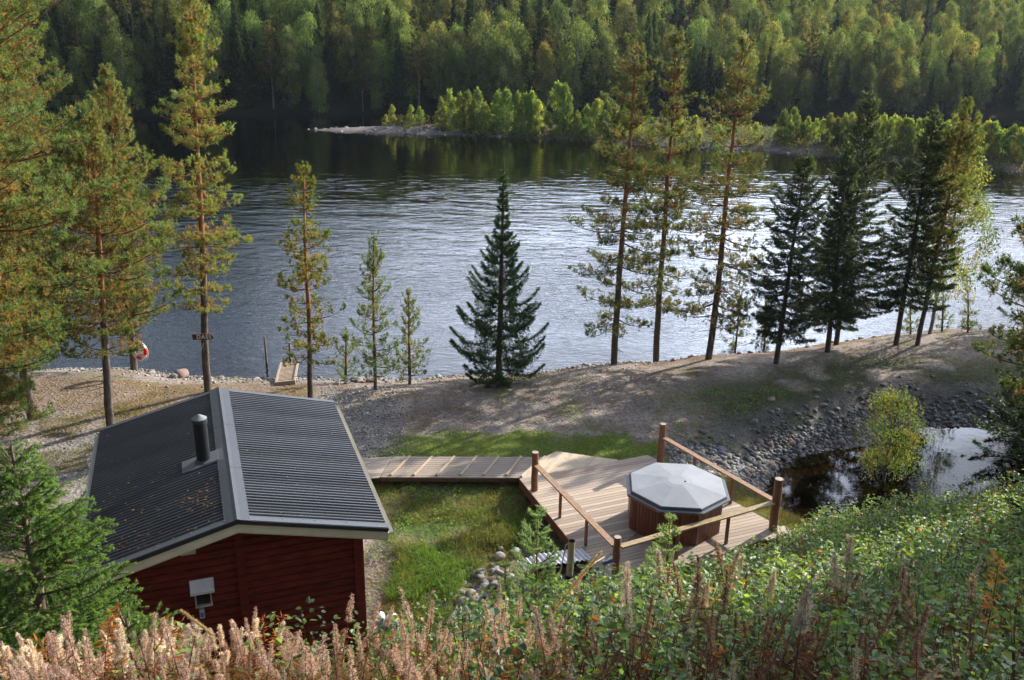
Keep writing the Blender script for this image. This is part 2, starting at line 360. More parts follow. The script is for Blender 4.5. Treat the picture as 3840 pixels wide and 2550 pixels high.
# colour zones
def wp(pts, z=-0.5): return [tuple(at(a, b, z)[:2]) for a, b in pts]
LAWN = wp([(870, 1045), (930, 1018), (1080, 1000), (1250, 1000), (1450, 1012), (1545, 1030), (1560, 1100), (1500, 1065), (1280, 1060), (880, 1062)])
MEADOW = wp([(850, 1098), (1195, 1098), (1230, 1200), (1180, 1290), (1100, 1300), (1000, 1440), (905, 1400), (930, 1290), (900, 1230)])
GRAV1 = wp([(760, 900), (860, 925), (880, 960), (920, 1010), (880, 1050), (830, 1060), (780, 950)])
GRAV2 = wp([(60, 1040), (140, 1020), (235, 1000), (240, 1120), (150, 1150), (60, 1120)])
def ground_color(x, y, z):
    n1 = vnoise(x, y, 1.1, 5, 11); n2 = vnoise(x, y, 0.45, 4, 12); n3 = vnoise(x, y, 3.5, 4, 13)
    def mixc(c, b, m): return c * (1 - m[:, None]) + np.asarray(b) * m[:, None]
    sand = np.array([.27, .225, .19]); grass = np.array([.10, .145, .03]); dgr = np.array([.055, .085, .02]); moss = np.array([.12, .12, .04])
    litter = np.array([.16, .095, .055]); grav = np.array([.235, .215, .195]); soil = np.array([.06, .045, .03]); bed = np.array([.13, .09, .045])
    C = np.tile(sand, (len(x), 1))
    ys = np.interp(x, SHX, SHY); d = ys - y
    # sparse tufts, worn tracks and needle litter everywhere
    C = mixc(C, sand * .55, sstep(.5, .62, vnoise(x, y, 2.2, 5, 14)) * .6)
    C = mixc(C, litter, sstep(.56, .66, n2) * .5)
    C = mixc(C, moss, sstep(.56, .68, n1 * .6 + n3 * .4) * .7)
    # litter below the riverside trees
    C = mixc(C, litter, sstep(3.2, 1.2, d) * sstep(.35, .55, n1) * np.where(x > 1, 1, .65) * (d > 0))
    C = mixc(C, grav, sstep(3.0, 1.5, d) * (x < -3) * sstep(.4, .5, n2) * .8)
    C = mixc(C, moss * 1.3, sstep(1.5, .5, d) * (x < 4) * (x > -10) * sstep(.4, .5, n1))
    # shallow edge: dark wet stones
    C = mixc(C, soil, sstep(.45, .15, d) * .7 * (d > 0))
    for P, w_ in ((GRAV1, .6), (GRAV2, .6)):
        C = mixc(C, grav, sstep(-w_, .3, polydist(x, y, P)) * (1 - .5 * sstep(.55, .65, n1)))
    # left of the cabin: grass and gravel patches
    left = (x < -6.5) & (y < 28)
    C = mixc(C, moss * .85, left * sstep(.50, .56, n2 * .6 + n3 * .4) * .65); C = mixc(C, grav, left * sstep(.5, .42, n1) * .5)
    C = mixc(C, litter * 1.3, left * sstep(.55, .62, n3) * .5)
    ld = polydist(x, y, LAWN); C = mixc(C, grass * .9, .85 * sstep(-.3, .15, ld + (n2 - .5) * 2.2))
    md = polydist(x, y, MEADOW); C = mixc(C, moss * .8, sstep(-.4, .2, md + (n2 - .5) * 1.6) * .8); C = mixc(C, dgr * 1.4, sstep(-.4, .2, md + (n2 - .5) * 1.6) * sstep(.38, .52, n2)); 
    # between path and pond: mossy ground and dark stones
    pd = polydist(x, y, POND)
    band = sstep(-5.2, -3.6, pd) * sstep(-1.2, -2.2, pd) * sstep(5.2, 7, x) * (y > 21)
    C = mixc(C, np.array([.075, .08, .04]), band * sstep(.38, .5, n1 * .6 + n3 * .4))
    C = mixc(C, np.array([.10, .095, .085]), sstep(-2.6, -1.6, pd) * (pd < 0) * (x > 4.5) * .9)
    C = mixc(C, np.array([.17, .105, .035]), (pd > -.15).astype(float)); C = mixc(C, np.array([.035, .025, .015]), (pd > -.15) * np.clip(sstep(.45, .6, n2) * .8 + sstep(.3, 1.6, pd) * .5, 0, 1))
    C = mixc(C, grass * .9, sstep(1.2, 0, np.hypot(x - 7, y - 19.6) - 1.4) * sstep(.35, .5, n1))
    C = mixc(C, bed, (d < 0) * 1.0); C = mixc(C, bed * .12, sstep(-.5, -9, d) * (d < 0))  # bed colour darkens with depth in place of light absorbed by the water
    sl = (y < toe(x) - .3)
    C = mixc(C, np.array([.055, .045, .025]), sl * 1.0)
    return C
X, Y, F = grid(-44, 50, -10, 44, 0.2)
Z = height(X, Y)
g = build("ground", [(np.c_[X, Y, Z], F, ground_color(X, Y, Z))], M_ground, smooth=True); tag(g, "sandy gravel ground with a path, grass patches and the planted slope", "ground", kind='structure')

# far side: bank, hills
def far_shore(x): return np.interp(x, [-400, -60, -48, -33, -18, 20, 40, 67, 120, 400], [108, 113, 117, 120.5, 125, 128, 131, 134, 138, 150])
def far_h(x, y):
    d = y - far_shore(x); sl = np.interp(x, [-60, 0, 40, 90], [.40, .34, .28, .25])
    h = np.where(d > 0, WZ + np.minimum(d, 2) * .3 + 95 * (1 - np.exp(-np.maximum(d - 2, 0) * sl / 95)) * np.interp(d, [0, 60, 160, 400], [1, 1, .88, .6]), WZ + np.maximum(d * .2, -4))
    return h + (d > 3) * 2.2 * (vnoise(x, y, 22, 3, 21) - .5)
X, Y, F = grid(-420, 420, 44, 520, 4.0)
m_ = (Y < 44.5); Zf = far_h(X, Y); Zf = np.where(m_, -4.6, Zf)
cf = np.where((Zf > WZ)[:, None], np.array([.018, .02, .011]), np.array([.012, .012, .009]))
g = build("hill", [(np.c_[X, Y, Zf], F, cf)], M_ground, smooth=True); tag(g, "forested hillside and river bed across the water", "hillside", kind='structure')
# wider ground beyond the near sheet, out to the sides
parts = []
for x0, x1 in ((-420, -44), (50, 420)):
    Xs, Ys, Fs = grid(x0, x1, -60, 44, 4.0); parts.append((np.c_[Xs, Ys, np.minimum(height(Xs, Ys), 9) - 0.05], Fs, (.06, .06, .03)))
Xs, Ys, Fs = grid(-44, 50, -60, -10, 2.0); parts.append((np.c_[Xs, Ys, np.maximum(height(Xs, Ys), 5) * 1.0 - .03], Fs, (.06, .05, .03)))
g = build("outer_ground", parts, M_ground, smooth=True); tag(g, "ground beyond the picture's edges", "ground", kind='structure')

# water sheets
X, Y, F = grid(-420, 420, 22, 160, 2.0)
dd = Y - np.interp(X, SHX, SHY)
amp = np.interp(Y, [24, 34, 42, 50, 58, 68, 76, 84, 105, 140], [.12, .15, .25, .42, .75, .85, .50, .26, .07, .04])
amf = np.interp(Y, [24, 45, 60, 72, 82, 105, 140], [.9, 1.0, .9, .45, .12, .05, .04])
amp = amp * (1 - 0.35 * sstep(-2, -14, X) * sstep(52, 40, Y))
W_ = build("river", [(np.c_[X, Y, np.full(len(X), WZ)], F, np.c_[amp, amf, amp])], M_river); tag(W_, "dark river with rippled water reflecting sky and forest", "river", kind='structure')
pp = [tuple(np.array(p) + 0) for p in POND]; cx_, cy_ = np.mean(POND, 0)
pp = [(cx_ + (a - cx_) * 1.10, cy_ + (b - cy_) * 1.25) for a, b in POND]
Wp = build("pond", [(np.c_[np.array(pp), np.full(len(pp), PZ)], np.arange(len(pp))[None, ::-1])], M_pond); tag(Wp, "small still pond with brown bed and stony banks", "pond", kind='structure')

# gravel bar in the river
BAR = [tuple(at(a, b, WZ)[:2]) for a, b in [(700, 299), (800, 304), (900, 308), (1100, 314), (1300, 322), (1400, 330), (1500, 338), (1700, 345), (1900, 360), (2100, 375), (2361, 400)]]
BAR += [(70, 74), (95, 70), (110, 92), (60, 108), (30, 113), (10, 112), (-8, 111), (-16, 109)]
bx0, bx1 = -27, 112
X, Y, F = grid(bx0, bx1, 66, 116, 0.8)
bd = polydist(X, Y, BAR) + 0.5 * (vnoise(X, Y, 3, 3, 31) - .5)
Z = WZ + np.clip(bd * 0.22, -0.8, 0.75) + np.where(bd > 0, .18 * (vnoise(X, Y, 1.3, 3, 33) - .5), 0)
mb = sstep(2.2, 4.5, bd + 2 * (vnoise(X, Y, 2.5, 3, 34) - .5))[:, None]
C = np.array([.22, .19, .17]) * (0.75 + .5 * vnoise(X, Y, .9, 3, 35))[:, None] * (1 - mb) + np.array([.045, .058, .024]) * mb
C = C * (0.45 + .55 * sstep(-.1, .5, bd))[:, None]; C = np.where((bd < -.6)[:, None], np.array([.012, .012, .009]), C)
g = build("gravel_bar", [(np.c_[X, Y, Z], F, C)], M_ground, smooth=True); tag(g, "low pebble spit reaching into the river", "gravel bar", kind='structure')
def bar_z(x, y):
    b = float(polydist(np.array([x]), np.array([y]), BAR)[0]); return WZ + min(max(b * .22, -.8), .75)

# ------------------------------------------------------------------ cabin
YAW = 0.3495; SL = 0.252; LR = 5.79; WR = 2.5
cd = np.array([-math.sin(YAW), math.cos(YAW), 0]); ce = np.array([math.cos(YAW), math.sin(YAW), 0]); cz = np.array([0, 0, 1.0])
CO = np.array([-4.481, 13.04, 0.0])
cabin = empty("cabin", (0, 0, 0), label="small dark red cabin with a black corrugated metal gable roof", cat="cabin")
RZ = 3.18
def cp(u, v, z): return CO + cd * u + ce * v + cz * z           # u along the ridge, v across
sn, cs = SL / math.hypot(1, SL), 1 / math.hypot(1, SL)
rngc = np.random.default_rng(3)
roofpart = None
RC = (.047, .048, .051)
for sgn in (-1, 1):
    pitch = 0.104; n = int(LR / pitch) * 8
    u = np.linspace(0, LR, n + 1); ph = (u / pitch) % 1
    prof = 0.022 * np.clip(np.sin(ph * 2 * math.pi) * 1.8, -1, 1)
    rows = []
    for v in (0.06, 0.9, 1.75, WR):
        rows.append(np.array([cp(a, sgn * v, RZ - v * SL + b) for a, b in zip(u, prof)]))
    V = np.concatenate(rows); m = n + 1
    i = (np.arange(3)[:, None] * m + np.arange(n)[None]).ravel(); F = np.stack([i, i + 1, i + m + 1, i + m], 1)
    V2 = V - cz * 0.012
    if sgn > 0: F = F[:, ::-1]
    cc = np.array(RC) * (0.9 + .2 * rngc.random((len(V), 1)))
    edge = np.concatenate([np.arange(n)[:, None] + 3 * m, np.arange(1, n + 1)[:, None] + 3 * m], 1)
    Fe = np.concatenate([edge, edge[:, ::-1] + len(V)], 1)
    VV = np.concatenate([V, V2])
    # rolled-down to plain deck boards below the sheet
    s = build("roof", [(VV, np.concatenate([F, F[:, ::-1] + len(V), Fe]), np.concatenate([cc, cc]))], M_roof, cabin, smooth=False)
    under = build("roof_underlay", [obox(cp(LR / 2, sgn * (WR - .04) / 2, RZ - (WR - .04) / 2 * SL - .06), cd * (LR / 2 - .03), (ce * sgn * cs - cz * sn) * (WR - .04) / 2 / cs, (cz * cs + ce * sgn * sn) * .022, (.25, .22, .16))], M_wall, s)
# ridge cap
parts = []
for sgn in (-1, 1):
    for k in range(3):
        a, b = LR * k / 3 - (.05 if k == 0 else .04), LR * (k + 1) / 3 + (.05 if k == 2 else 0.0)
        wv = 0.205
        lift = .034 + .004 * k
        V = np.array([cp(a, 0, RZ + lift + .012), cp(b, 0, RZ + lift + .012), cp(b, sgn * .06, RZ - .06 * SL + lift + .004), cp(a, sgn * .06, RZ - .06 * SL + lift + .004), cp(b, sgn * wv, RZ - wv * SL + lift), cp(a, sgn * wv, RZ - wv * SL + lift), cp(b, sgn * wv, RZ - wv * SL + lift - .03), cp(a, sgn * wv, RZ - wv * SL + lift - .03)])
        F = np.array([[0, 1, 2, 3], [3, 2, 4, 5], [5, 4, 6, 7]])
        if sgn > 0: F = F[:, ::-1]
        parts.append((V, F, (.052, .057, .066)))
        if k == 2: pass
for u_ in np.arange(.25, LR, .42):
    for sgn in (-1, 1):
        p = cp(u_, sgn * .2, RZ - .2 * SL + .052); parts += tube([p, p + cz * .008], .009, 6, (.15, .16, .18))
build("ridge_cap", parts, M_metal, cabin)
# gable flashings, barge boards (cream), eave fascia + gutter
for uu, su in ((0, -1), (LR, 1)):
    for sgn in (-1, 1):
        sl_dir = (ce * sgn * cs - cz * sn); up_ = (cz * cs + ce * sgn * sn); L_ = WR / cs
        mid = cp(uu, sgn * WR / 2, RZ - WR / 2 * SL)
        parts = [obox(mid + up_ * .027 - cd * su * .03, cd * .065, sl_dir * (L_ / 2), up_ * .005, (.075, .083, .096)),
                 obox(mid + up_ * -.012 + cd * su * .046, cd * .006, sl_dir * (L_ / 2 + .01), up_ * .036, (.03, .03, .034))]
        for q in np.arange(.2, L_, .55):
            p = cp(uu, 0, RZ) + sl_dir * q + up_ * .034 - cd * su * .075; parts += tube([p, p + up_ * .008], .01, 6, (.2, .21, .22))
        build("gable_flashing", parts, M_metal, cabin)
        build("barge_board", [obox(mid - cz * .135 - cd * su * .005, cd * .014, sl_dir * (L_ / 2), cz * .085, (.72, .66, .48)),
                              obox(mid - cz * .235 - cd * su * .03, cd * .012, sl_dir * (L_ / 2 - .0), cz * .02, (.66, .6, .43))], M_white, cabin)
        build("soffit", [obox(mid - cz * .10 - cd * su * .20, cd * .17, sl_dir * (L_ / 2 - .08), cz * .008, (.6, .55, .4))], M_white, cabin)
for sgn in (-1, 1):
    ev = cp(LR / 2, sgn * (WR - .02), RZ - WR * SL - .10)
    build("eave_board", [obox(ev, cd * (LR / 2 - .05), ce * .012, cz * .075, (.72, .66, .5))], M_white, cabin)
    gx = [cp(a, sgn * (WR + .045), RZ - WR * SL - .07) for a in (-.04, LR + .04)]
    th = np.linspace(math.pi, 2 * math.pi, 9); ring = [ce * sgn * math.cos(t) * .055 + cz * math.sin(t) * .042 for t in th]
    V = np.array([p + r_ for p in gx for r_ in ring] + [p + r_ * .92 for p in gx for r_ in ring]); i = np.arange(8)
    F = np.concatenate([np.stack([i, i + 1, i + 10, i + 9], 1), np.stack([i + 18, i + 27, i + 28, i + 19], 1)])
    caps = [(V, np.array([list(range(9))]), (.75, .72, .62)), (V, np.array([list(range(9, 18))[::-1]]), (.5, .48, .42))]
    build("gutter", [(V, F, (.5, .48, .42))] + caps, M_white, cabin)
# walls
WI, OV = WR - .42, .40        # wall half width, gable overhang
GZ0 = -0.75
def wallz(v): return RZ - abs(v) * SL - .13
RED = (.135, .021, .014)
def gable(u0, su):
    parts = []
    z = GZ0; k = 0
    while z < RZ - .2:
        z1 = z + .145
        # log boards with a groove: body and lower lip
        vm = WI if z1 < wallz(WI) else min(WI, (RZ - .13 - z1) / SL)
        vm0 = WI if z < wallz(WI) else min(WI, (RZ - .13 - z) / SL)
        if vm <= 0.05: break
        c = np.array(RED) * rngc.uniform(.85, 1.15)
        poly = [(-vm0, z + .006), (vm0, z + .006), (vm, z1 - .006), (-vm, z1 - .006)]
        o1, o2 = .0, .022
        V = np.array([cp(u0 + su * d_, a, b) for d_ in (o1, o2) for a, b in poly] )
        V[4:] = np.array([cp(u0 + su * o2, a * (1 - .002), b + (.012 if j < 2 else -.012)) for j, (a, b) in enumerate(poly)])
        F = np.array([[4, 5, 6, 7], [0, 1, 5, 4], [2, 3, 7, 6], [1, 2, 6, 5], [3, 0, 4, 7]])
        if su > 0: F = F[:, ::-1]
        parts.append((V, F, c)); z = z1; k += 1
    poly = [(-WI, GZ0), (WI, GZ0), (WI, wallz(WI)), (0, wallz(0)), (-WI, wallz(WI))]
    V = np.array([cp(u0 - su * .03 * q, a, b) for q in (0, 1) for a, b in poly])
    F = np.array([[0, 1, 2, 3, 4]]); 
    parts.append((V, F if su < 0 else F[:, ::-1], np.array(RED) * .3)); parts.append((V, (F + 5)[:, ::-1] if su < 0 else F + 5, np.array(RED) * .3))
    return parts
w1 = build("wall", gable(OV, -1), M_wall, cabin)
tag(w1, "red gable wall facing the slope")
build("corner_board", [obox(cp(OV - .045, 0, (wallz(0) + GZ0) / 2 - .04), cd * .018, ce * .075, cz * ((wallz(0) - GZ0) / 2 - .03), np.array(RED) * .9)], M_wall, w1)
for sv in (-1, 1):
    build("corner_board", [obox(cp(OV - .045, sv * (WI - .07), (wallz(WI) + GZ0) / 2), cd * .018, ce * .07, cz * ((wallz(WI) - GZ0) / 2 - .01), np.array(RED) * .95)], M_wall, w1)
build("wall", gable(LR - OV, 1), M_wall, cabin)
for sgn in (-1, 1):
    parts = []; z = GZ0
    while z < wallz(WI) - .03:
        z1 = min(z + .145, wallz(WI)); parts.append(obox(cp(LR / 2, sgn * WI, (z + z1) / 2), cd * (LR / 2 - OV), ce * .02, cz * ((z1 - z) / 2 - .005), np.array(RED) * rngc.uniform(.85, 1.15))); z = z1
    parts.append(obox(cp(LR / 2, sgn * (WI - .03), (GZ0 + wallz(WI)) / 2), cd * (LR / 2 - OV), ce * .02, cz * (wallz(WI) - GZ0) / 2, np.array(RED) * .4))
    ww = build("wall", parts, M_wall, cabin)
    build("corner_board", [obox(cp(LR - OV - .06, sgn * (WI + .025), (wallz(WI) + GZ0) / 2), cd * .07, ce * .016, cz * ((wallz(WI) - GZ0) / 2), np.array(RED) * 1.15)], M_wall, ww)
    cbp = [obox(cp(uu, sgn * (WI + .025), (wallz(WI) + GZ0) / 2), cd * .07, ce * .016, cz * ((wallz(WI) - GZ0) / 2), np.array(RED) * 1.15) for uu in (OV + .06,)]
    for uu in (OV + .03,):
        for zz in np.arange(GZ0 + .2, wallz(WI), .145):
            p = cp(uu, sgn * (WI + .041), zz); cbp += tube([p, p + ce * sgn * .004], .008, 6, (.45, .4, .36))
    build("corner_board", cbp, M_wall, ww)
if True:   # door on the side of the walkway
    dr = build("door", [obox(cp(4.3, WI + .05, .75), cd * .42, ce * .02, cz * .98, (.62, .57, .45))], M_white, cabin)
    build("handle", tube([cp(3.97, WI + .08, .75), cp(3.97, WI + .12, .75), cp(4.08, WI + .12, .75)], .012, 6, (.3, .3, .3)), M_metal, dr)
# cream block under the barge board and hood with grille + meter box on the gable
p = cp(OV - .07, -.82, 2.55)
build("bracket", [obox(p, cd * .045, ce * .12, cz * .045, (.55, .49, .33))], M_white, cabin)
hc = cp(OV - .14, -.665, 1.885)
vent = build("vent_hood", [obox(hc, cd * .10 + cz * .065, ce * .195, (cz * .008 - cd * .005), (.72, .70, .66)),
                           obox(hc - cd * .102 - cz * .082, cd * .006, ce * .195, cz * .022, (.60, .58, .54))] +
             [obox(hc + ce * s_ * .19 - cz * .02, cd * .08, ce * .005, cz * .035, (.6, .58, .54)) for s_ in (-1, 1)], M_white, cabin)
gp = [obox(cp(OV - .06, -.667 + s_ * .125, 1.60), cd * .04, ce * .012, cz * .15, (.36, .34, .29)) for s_ in (-1, 1)]
gp += [obox(cp(OV - .07, -.667, 1.60 + s_ * .15), cd * .05, ce * .14, cz * .012, (.44, .42, .36)) for s_ in (-1, 1)]
gp += [obox(cp(OV - .05, -.667, zz), cd * .015, ce * .115, cz * .012 - cd * .015, (.13, .125, .11)) for zz in np.arange(1.475, 1.74, .042)]
build("grille", gp, M_wall, vent)
mt = build("meter_box", [obox(cp(OV - .06, -.715, 1.295), cd * .04, ce * .04, cz * .09, (.42, .43, .45)), obox(cp(OV - .05, -.70, 1.43), cd * .012, ce * .008, cz * .04, (.5, .5, .48))], M_plastic, cabin)
build("label_plate", [obox(cp(OV - .103, -.715, 1.28), cd * .003, ce * .028, cz * .045, (.05, .13, .35))], M_plastic, mt)
build("cable", tube([cp(OV - .045, -.715, 1.20), cp(OV - .045, -.70, .6), cp(OV - .045, -.72, 0)], .012, 6, (.03, .03, .03)), M_black, mt)
# stove pipe with flashing plate
CHU, CHV = 2.55, -.44
cb = cp(CHU, CHV, RZ + CHV * SL)
chim = build("chimney", tube([cb - cz * .1, cb + cz * .90], .125, 28, (.016, .016, .018)), M_black, cabin, smooth=True)
for pl in chim.data.polygons:
    if len(pl.vertices) > 4: pl.use_smooth = False
capz = cb + cz * .90
cc_ = tube([capz - cz * .07, capz - cz * .0], .138, 28, (.05, .05, .055)) + tube([capz, capz + cz * .075], [.138, .02], 28, (.20, .205, .215))
build("cap", cc_, M_black, chim)
up_ = cz * cs - ce * sn; sd_ = -ce * cs - cz * sn
pl = [obox(cp(CHU, CHV + .02, RZ + (CHV + .02) * SL) + up_ * .036, cd * .25, sd_ * .42, up_ * .004, (.10, .105, .115))]
pl += [obox(cp(CHU - .02, -.30, RZ - .30 * SL) + up_ * .046, cd * .20, sd_ * .14, up_ * .004, (.12, .125, .135))]
build("chimney_flashing", pl + tube([cb + cz * 0.0, cb + cz * .07], [.17, .135], 24, (.06, .06, .065)), M_metal, cabin)

# leaves and needles fallen on the roof: one dusting of litter
rr = np.random.default_rng(8); N = 300
uu = rr.random(N) ** 1.0 * LR * .98; vv = np.where(rr.random(N) < .72, -1, 1) * rr.uniform(.3, 2.4, N); uu = np.where(vv < 0, uu * rr.uniform(.3, 1, N), uu * rr.uniform(.5, 1, N))
kk = rr.random(N) < .3; uu = np.where(kk, rr.normal(1.25, .3, N), uu); vv = np.where(kk, -rr.uniform(.3, .8, N), vv)
P = np.array([cp(a, b, RZ - abs(b) * SL + .024) for a, b in zip(uu, vv)])
D = ce[None] * rr.normal(0, 1, (N, 1)) + cd[None] * rr.normal(0, .25, (N, 1)); 
lit = leaves(rr, P, D, rr.uniform(.02, .065, N), rr.uniform(.012, .03, N), np.array([(.30, .17, .08), (.38, .30, .15), (.25, .16, .11)])[rr.integers(0, 3, N)], .3)
o = build("fallen_leaves", [lit], M_dry); tag(o, "yellow and brown leaf litter scattered over the cabin roof", "leaf litter", kind='stuff')

# ------------------------------------------------------------------ deck
deck = empty("hot_tub_deck", (3.2, 18.5, 0), label="raised wooden deck with log posts and handrails around the hot tub", cat="deck")
A_, B_, C_, D_ = np.array([.24, 20.52]), np.array([3.70, 21.96]), np.array([6.42, 18.22]), np.array([2.14, 15.72])
def loc(p): return np.asarray(p, float) - np.array([3.2, 18.5, 0])
bdir = unit(B_ - A_); bn = np.array([bdir[1], -bdir[0]])
def isect(p, d, a, b):
    e = b - a; M2 = np.array([[d[0], -e[0]], [d[1], -e[1]]]); s = np.linalg.solve(M2, a - p); return s[0]
parts = []; t = .0; k = 0; rngd = np.random.default_rng(12)
WOOD = np.array([.50, .40, .315])
while t < 5.6:
    ends = []
    ok = True
    for e in (t + .005, t + .118 - .005):
        p = A_ + bn * e
        s0 = isect(p, bdir, A_, D_); s1 = isect(p, bdir, B_, C_); s2 = isect(p, bdir, D_, C_)
        q1 = p + bdir * s1
        # beyond the near edge the board ends on D-C
        side = lambda q: (C_ - D_)[0] * (q - D_)[1] - (C_ - D_)[1] * (q - D_)[0]
        l, r_ = p + bdir * s0, q1
        if side(r_) < 0 and side(l) < 0: ok = False
        elif side(l) < 0: l = p + bdir * s2
        elif side(r_) < 0: r_ = p + bdir * s2
        # cut out for the corner beyond C: use the extension
        ends.append((l, r_))
    if not ok: break
    (l0, r0), (l1, r1) = ends
    c = WOOD * rngd.uniform(.70, 1.14) * (1 + rngd.normal(0, .02, 3))
    dzz = rngd.uniform(-.0015, .0015)
    V = np.array([[*l0, dzz], [*r0, dzz], [*r1, dzz], [*l1, dzz], [*l0, -.028], [*r0, -.028], [*r1, -.028], [*l1, -.028]])
    F = np.array([[3, 2, 1, 0], [0, 1, 5, 4], [2, 3, 7, 6], [3, 0, 4, 7], [1, 2, 6, 5], [4, 5, 6, 7]])
    parts.append((V - [3.2, 18.5, 0], F, c)); t += .118; k += 1
build("decking", parts, M_wood, deck)
def fascia(a, b, z0, z1, inset=.01, col=(.17, .065, .035)):
    a3, b3 = np.array([*a, 0.]), np.array([*b, 0.]); d = unit(b3 - a3); nrm = np.cross(d, [0, 0, 1.0])
    L2 = np.linalg.norm(b3 - a3) / 2
    return obox(loc((a3 + b3) / 2 + nrm * inset + cz * (z0 + z1) / 2), d * L2, nrm * .014, cz * (z1 - z0) / 2, col)
Dm = np.array([2.14, 15.72])
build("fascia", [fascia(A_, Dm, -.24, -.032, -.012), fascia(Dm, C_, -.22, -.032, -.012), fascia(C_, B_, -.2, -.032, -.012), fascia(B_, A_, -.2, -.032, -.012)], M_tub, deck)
# dark space and bearers below
bp_ = []
for s in np.linspace(.08, .92, 5):
    a = A_ + (B_ - A_) * s; b = Dm + (C_ - Dm) * s; a3 = np.array([*a, -.13]); b3 = np.array([*b, -.13]); d = unit(b3 - a3)
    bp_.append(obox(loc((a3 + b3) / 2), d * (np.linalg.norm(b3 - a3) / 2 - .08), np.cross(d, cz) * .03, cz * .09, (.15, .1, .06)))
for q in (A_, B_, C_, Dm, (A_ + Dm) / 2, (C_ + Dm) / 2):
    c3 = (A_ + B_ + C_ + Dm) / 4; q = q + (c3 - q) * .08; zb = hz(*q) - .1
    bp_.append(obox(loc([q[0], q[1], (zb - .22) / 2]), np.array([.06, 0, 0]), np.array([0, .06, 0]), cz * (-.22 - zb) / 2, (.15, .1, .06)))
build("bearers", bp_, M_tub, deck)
PN, PL, PR, PF = (2.245, 16.267), (.615, 19.941), (6.09, 18.27), (3.985, 21.60)
LOGC = (.21, .10, .055)
def post(p, h, r, zb=-.45, name="post"):
    n = 10; zz = np.linspace(zb, h, n); rr_ = np.random.default_rng(int(p[0] * 100))
    P = np.array([[p[0] + rr_.normal(0, .004), p[1] + rr_.normal(0, .004), z] for z in zz]); R_ = r * (1.04 - .08 * (zz - zb) / (h - zb))
    o = build(name, tube([loc(q) for q in P], R_, 16, np.tile(LOGC, (n, 1)) * rr_.uniform(.85, 1.15, (n, 1)), cap=False) , M_rail, deck, smooth=True)
    top = [q for q in tube([loc([p[0], p[1], h - .005]), loc([p[0], p[1], h + .004])], [r * .96, r * .93], 16, (.42, .33, .25))]
    build("end_grain", top, M_rail, o); return o
post(PN, .975, .078); post(PL, 1.04, .085); post(PR, 1.31, .10); post(PF, 1.09, .085)
def rail(p, q, z, nb, wdt=.072, zt=.018, off=.09, c=(.33, .20, .11)):
    a3, b3 = np.array([*p, z]), np.array([*q, z]); d = unit(b3 - a3); a3 = a3 + d * off; b3 = b3 - d * off; nrm = np.cross(cz, d)
    build("handrail", [obox(loc((a3 + b3) / 2), d * np.linalg.norm(b3 - a3) / 2, nrm * wdt, cz * zt, c),], M_rail, deck)
    for s in nb:
        b = a3 + (b3 - a3) * s
        build("baluster", [obox(loc([b[0], b[1], (z - zt) / 2]), d * .035, nrm * .022, cz * (z - zt) / 2, (.20, .09, .05))], M_rail, deck)
rail(PL, PN, .72, (.345, .68)); rail(PN, PR, .72, (.36, .69), c=(.36, .26, .13)); rail(PF, PR, .72, (.31, .66))
# projecting board under the right post
build("edge_board", [obox(loc([6.12, 18.12, -.012]), np.array([.34, .2, 0]), np.array([-.07, .12, 0]), cz * .016, WOOD * 1.0)], M_wood, deck)

# pale wooden platform behind the deck
PWc = np.array([1.55, 21.75, 0])
plat = empty("wooden_platform", PWc, label="pale new wood landing between the walkway and the deck", cat="platform")
poly = [(.30, 20.98), (.36, 20.62), (3.0, 21.80), (2.86, 21.92), (1.27, 22.36), (.98, 22.06), (.93, 22.10)]
pdn = unit(np.array([.45, 1.0])); pn_ = np.array([pdn[1], -pdn[0]])
parts = []
def clip(poly, n, lo, hi):
    P = [np.array(p, float) for p in poly]
    for sgn, v in ((1, lo), (-1, -hi)):
        out = []
        for i in range(len(P)):
            a, b = P[i], P[(i + 1) % len(P)]; da, db = sgn * (a @ n) - v, sgn * (b @ n) - v
            if da >= 0: out.append(a)
            if da * db < 0: out.append(a + (b - a) * da / (da - db))
        P = out
        if len(P) < 3: return []
    return P
lo = min(np.array(p) @ pn_ for p in poly); hi = max(np.array(p) @ pn_ for p in poly); s = lo
while s < hi:
    c_ = clip(poly, pn_, s + .002, s + .097)
    if len(c_) >= 3:
        parts += prism([tuple(q - PWc[:2]) for q in c_], -.165, -.135 + rngd.uniform(-.001, .001), np.array([.58, .47, .34]) * rngd.uniform(.9, 1.08))
    s += .099
build("planking", parts, colmat("pale_wood", 0.7, 0.25, nscale=6, namt=.15, bump=.1, bscale=30), plat)
build("support", prism([tuple(np.array(q) * .94 + np.array([1.5, 21.6]) * .06 - PWc[:2]) for q in poly], -.4, -.17, (.10, .07, .045)), M_tub, plat)

# walkway
walk = empty("walkway", (-1.5, 21.5, -.25), label="grey board walkway with raised battens between cabin and deck", cat="walkway")
wl = lambda p: np.asarray(p, float) - np.array([-1.5, 21.5, -.25])
N0, N1, F0, F1 = np.array([-3.36, 20.93]), np.array([.36, 21.02]), np.array([-3.18, 22.12]), np.array([.95, 22.24])
nb = 10; parts = []
for k in range(nb):
    a0, a1 = k / nb + .006, (k + 1) / nb - .006
    q = [N0 + (F0 - N0) * a0, N1 + (F1 - N1) * a0, N1 + (F1 - N1) * a1, N0 + (F0 - N0) * a1]
    parts += prism([tuple(v - np.array([-1.5, 21.5])) for v in q], -.03, 0, np.array([.33, .275, .225]) * rngd.uniform(.85, 1.12))
build("boards", parts, M_wood, walk)
parts = []
Lq = [(-4.35, 20.72), (-3.38, 20.93), (-3.20, 22.12), (-4.0, 21.98), (-4.9, 21.75)]
nn = unit(np.array([-.2, 1.0])); lo = min(np.array(p) @ nn for p in Lq); hi = max(np.array(p) @ nn for p in Lq); s = lo
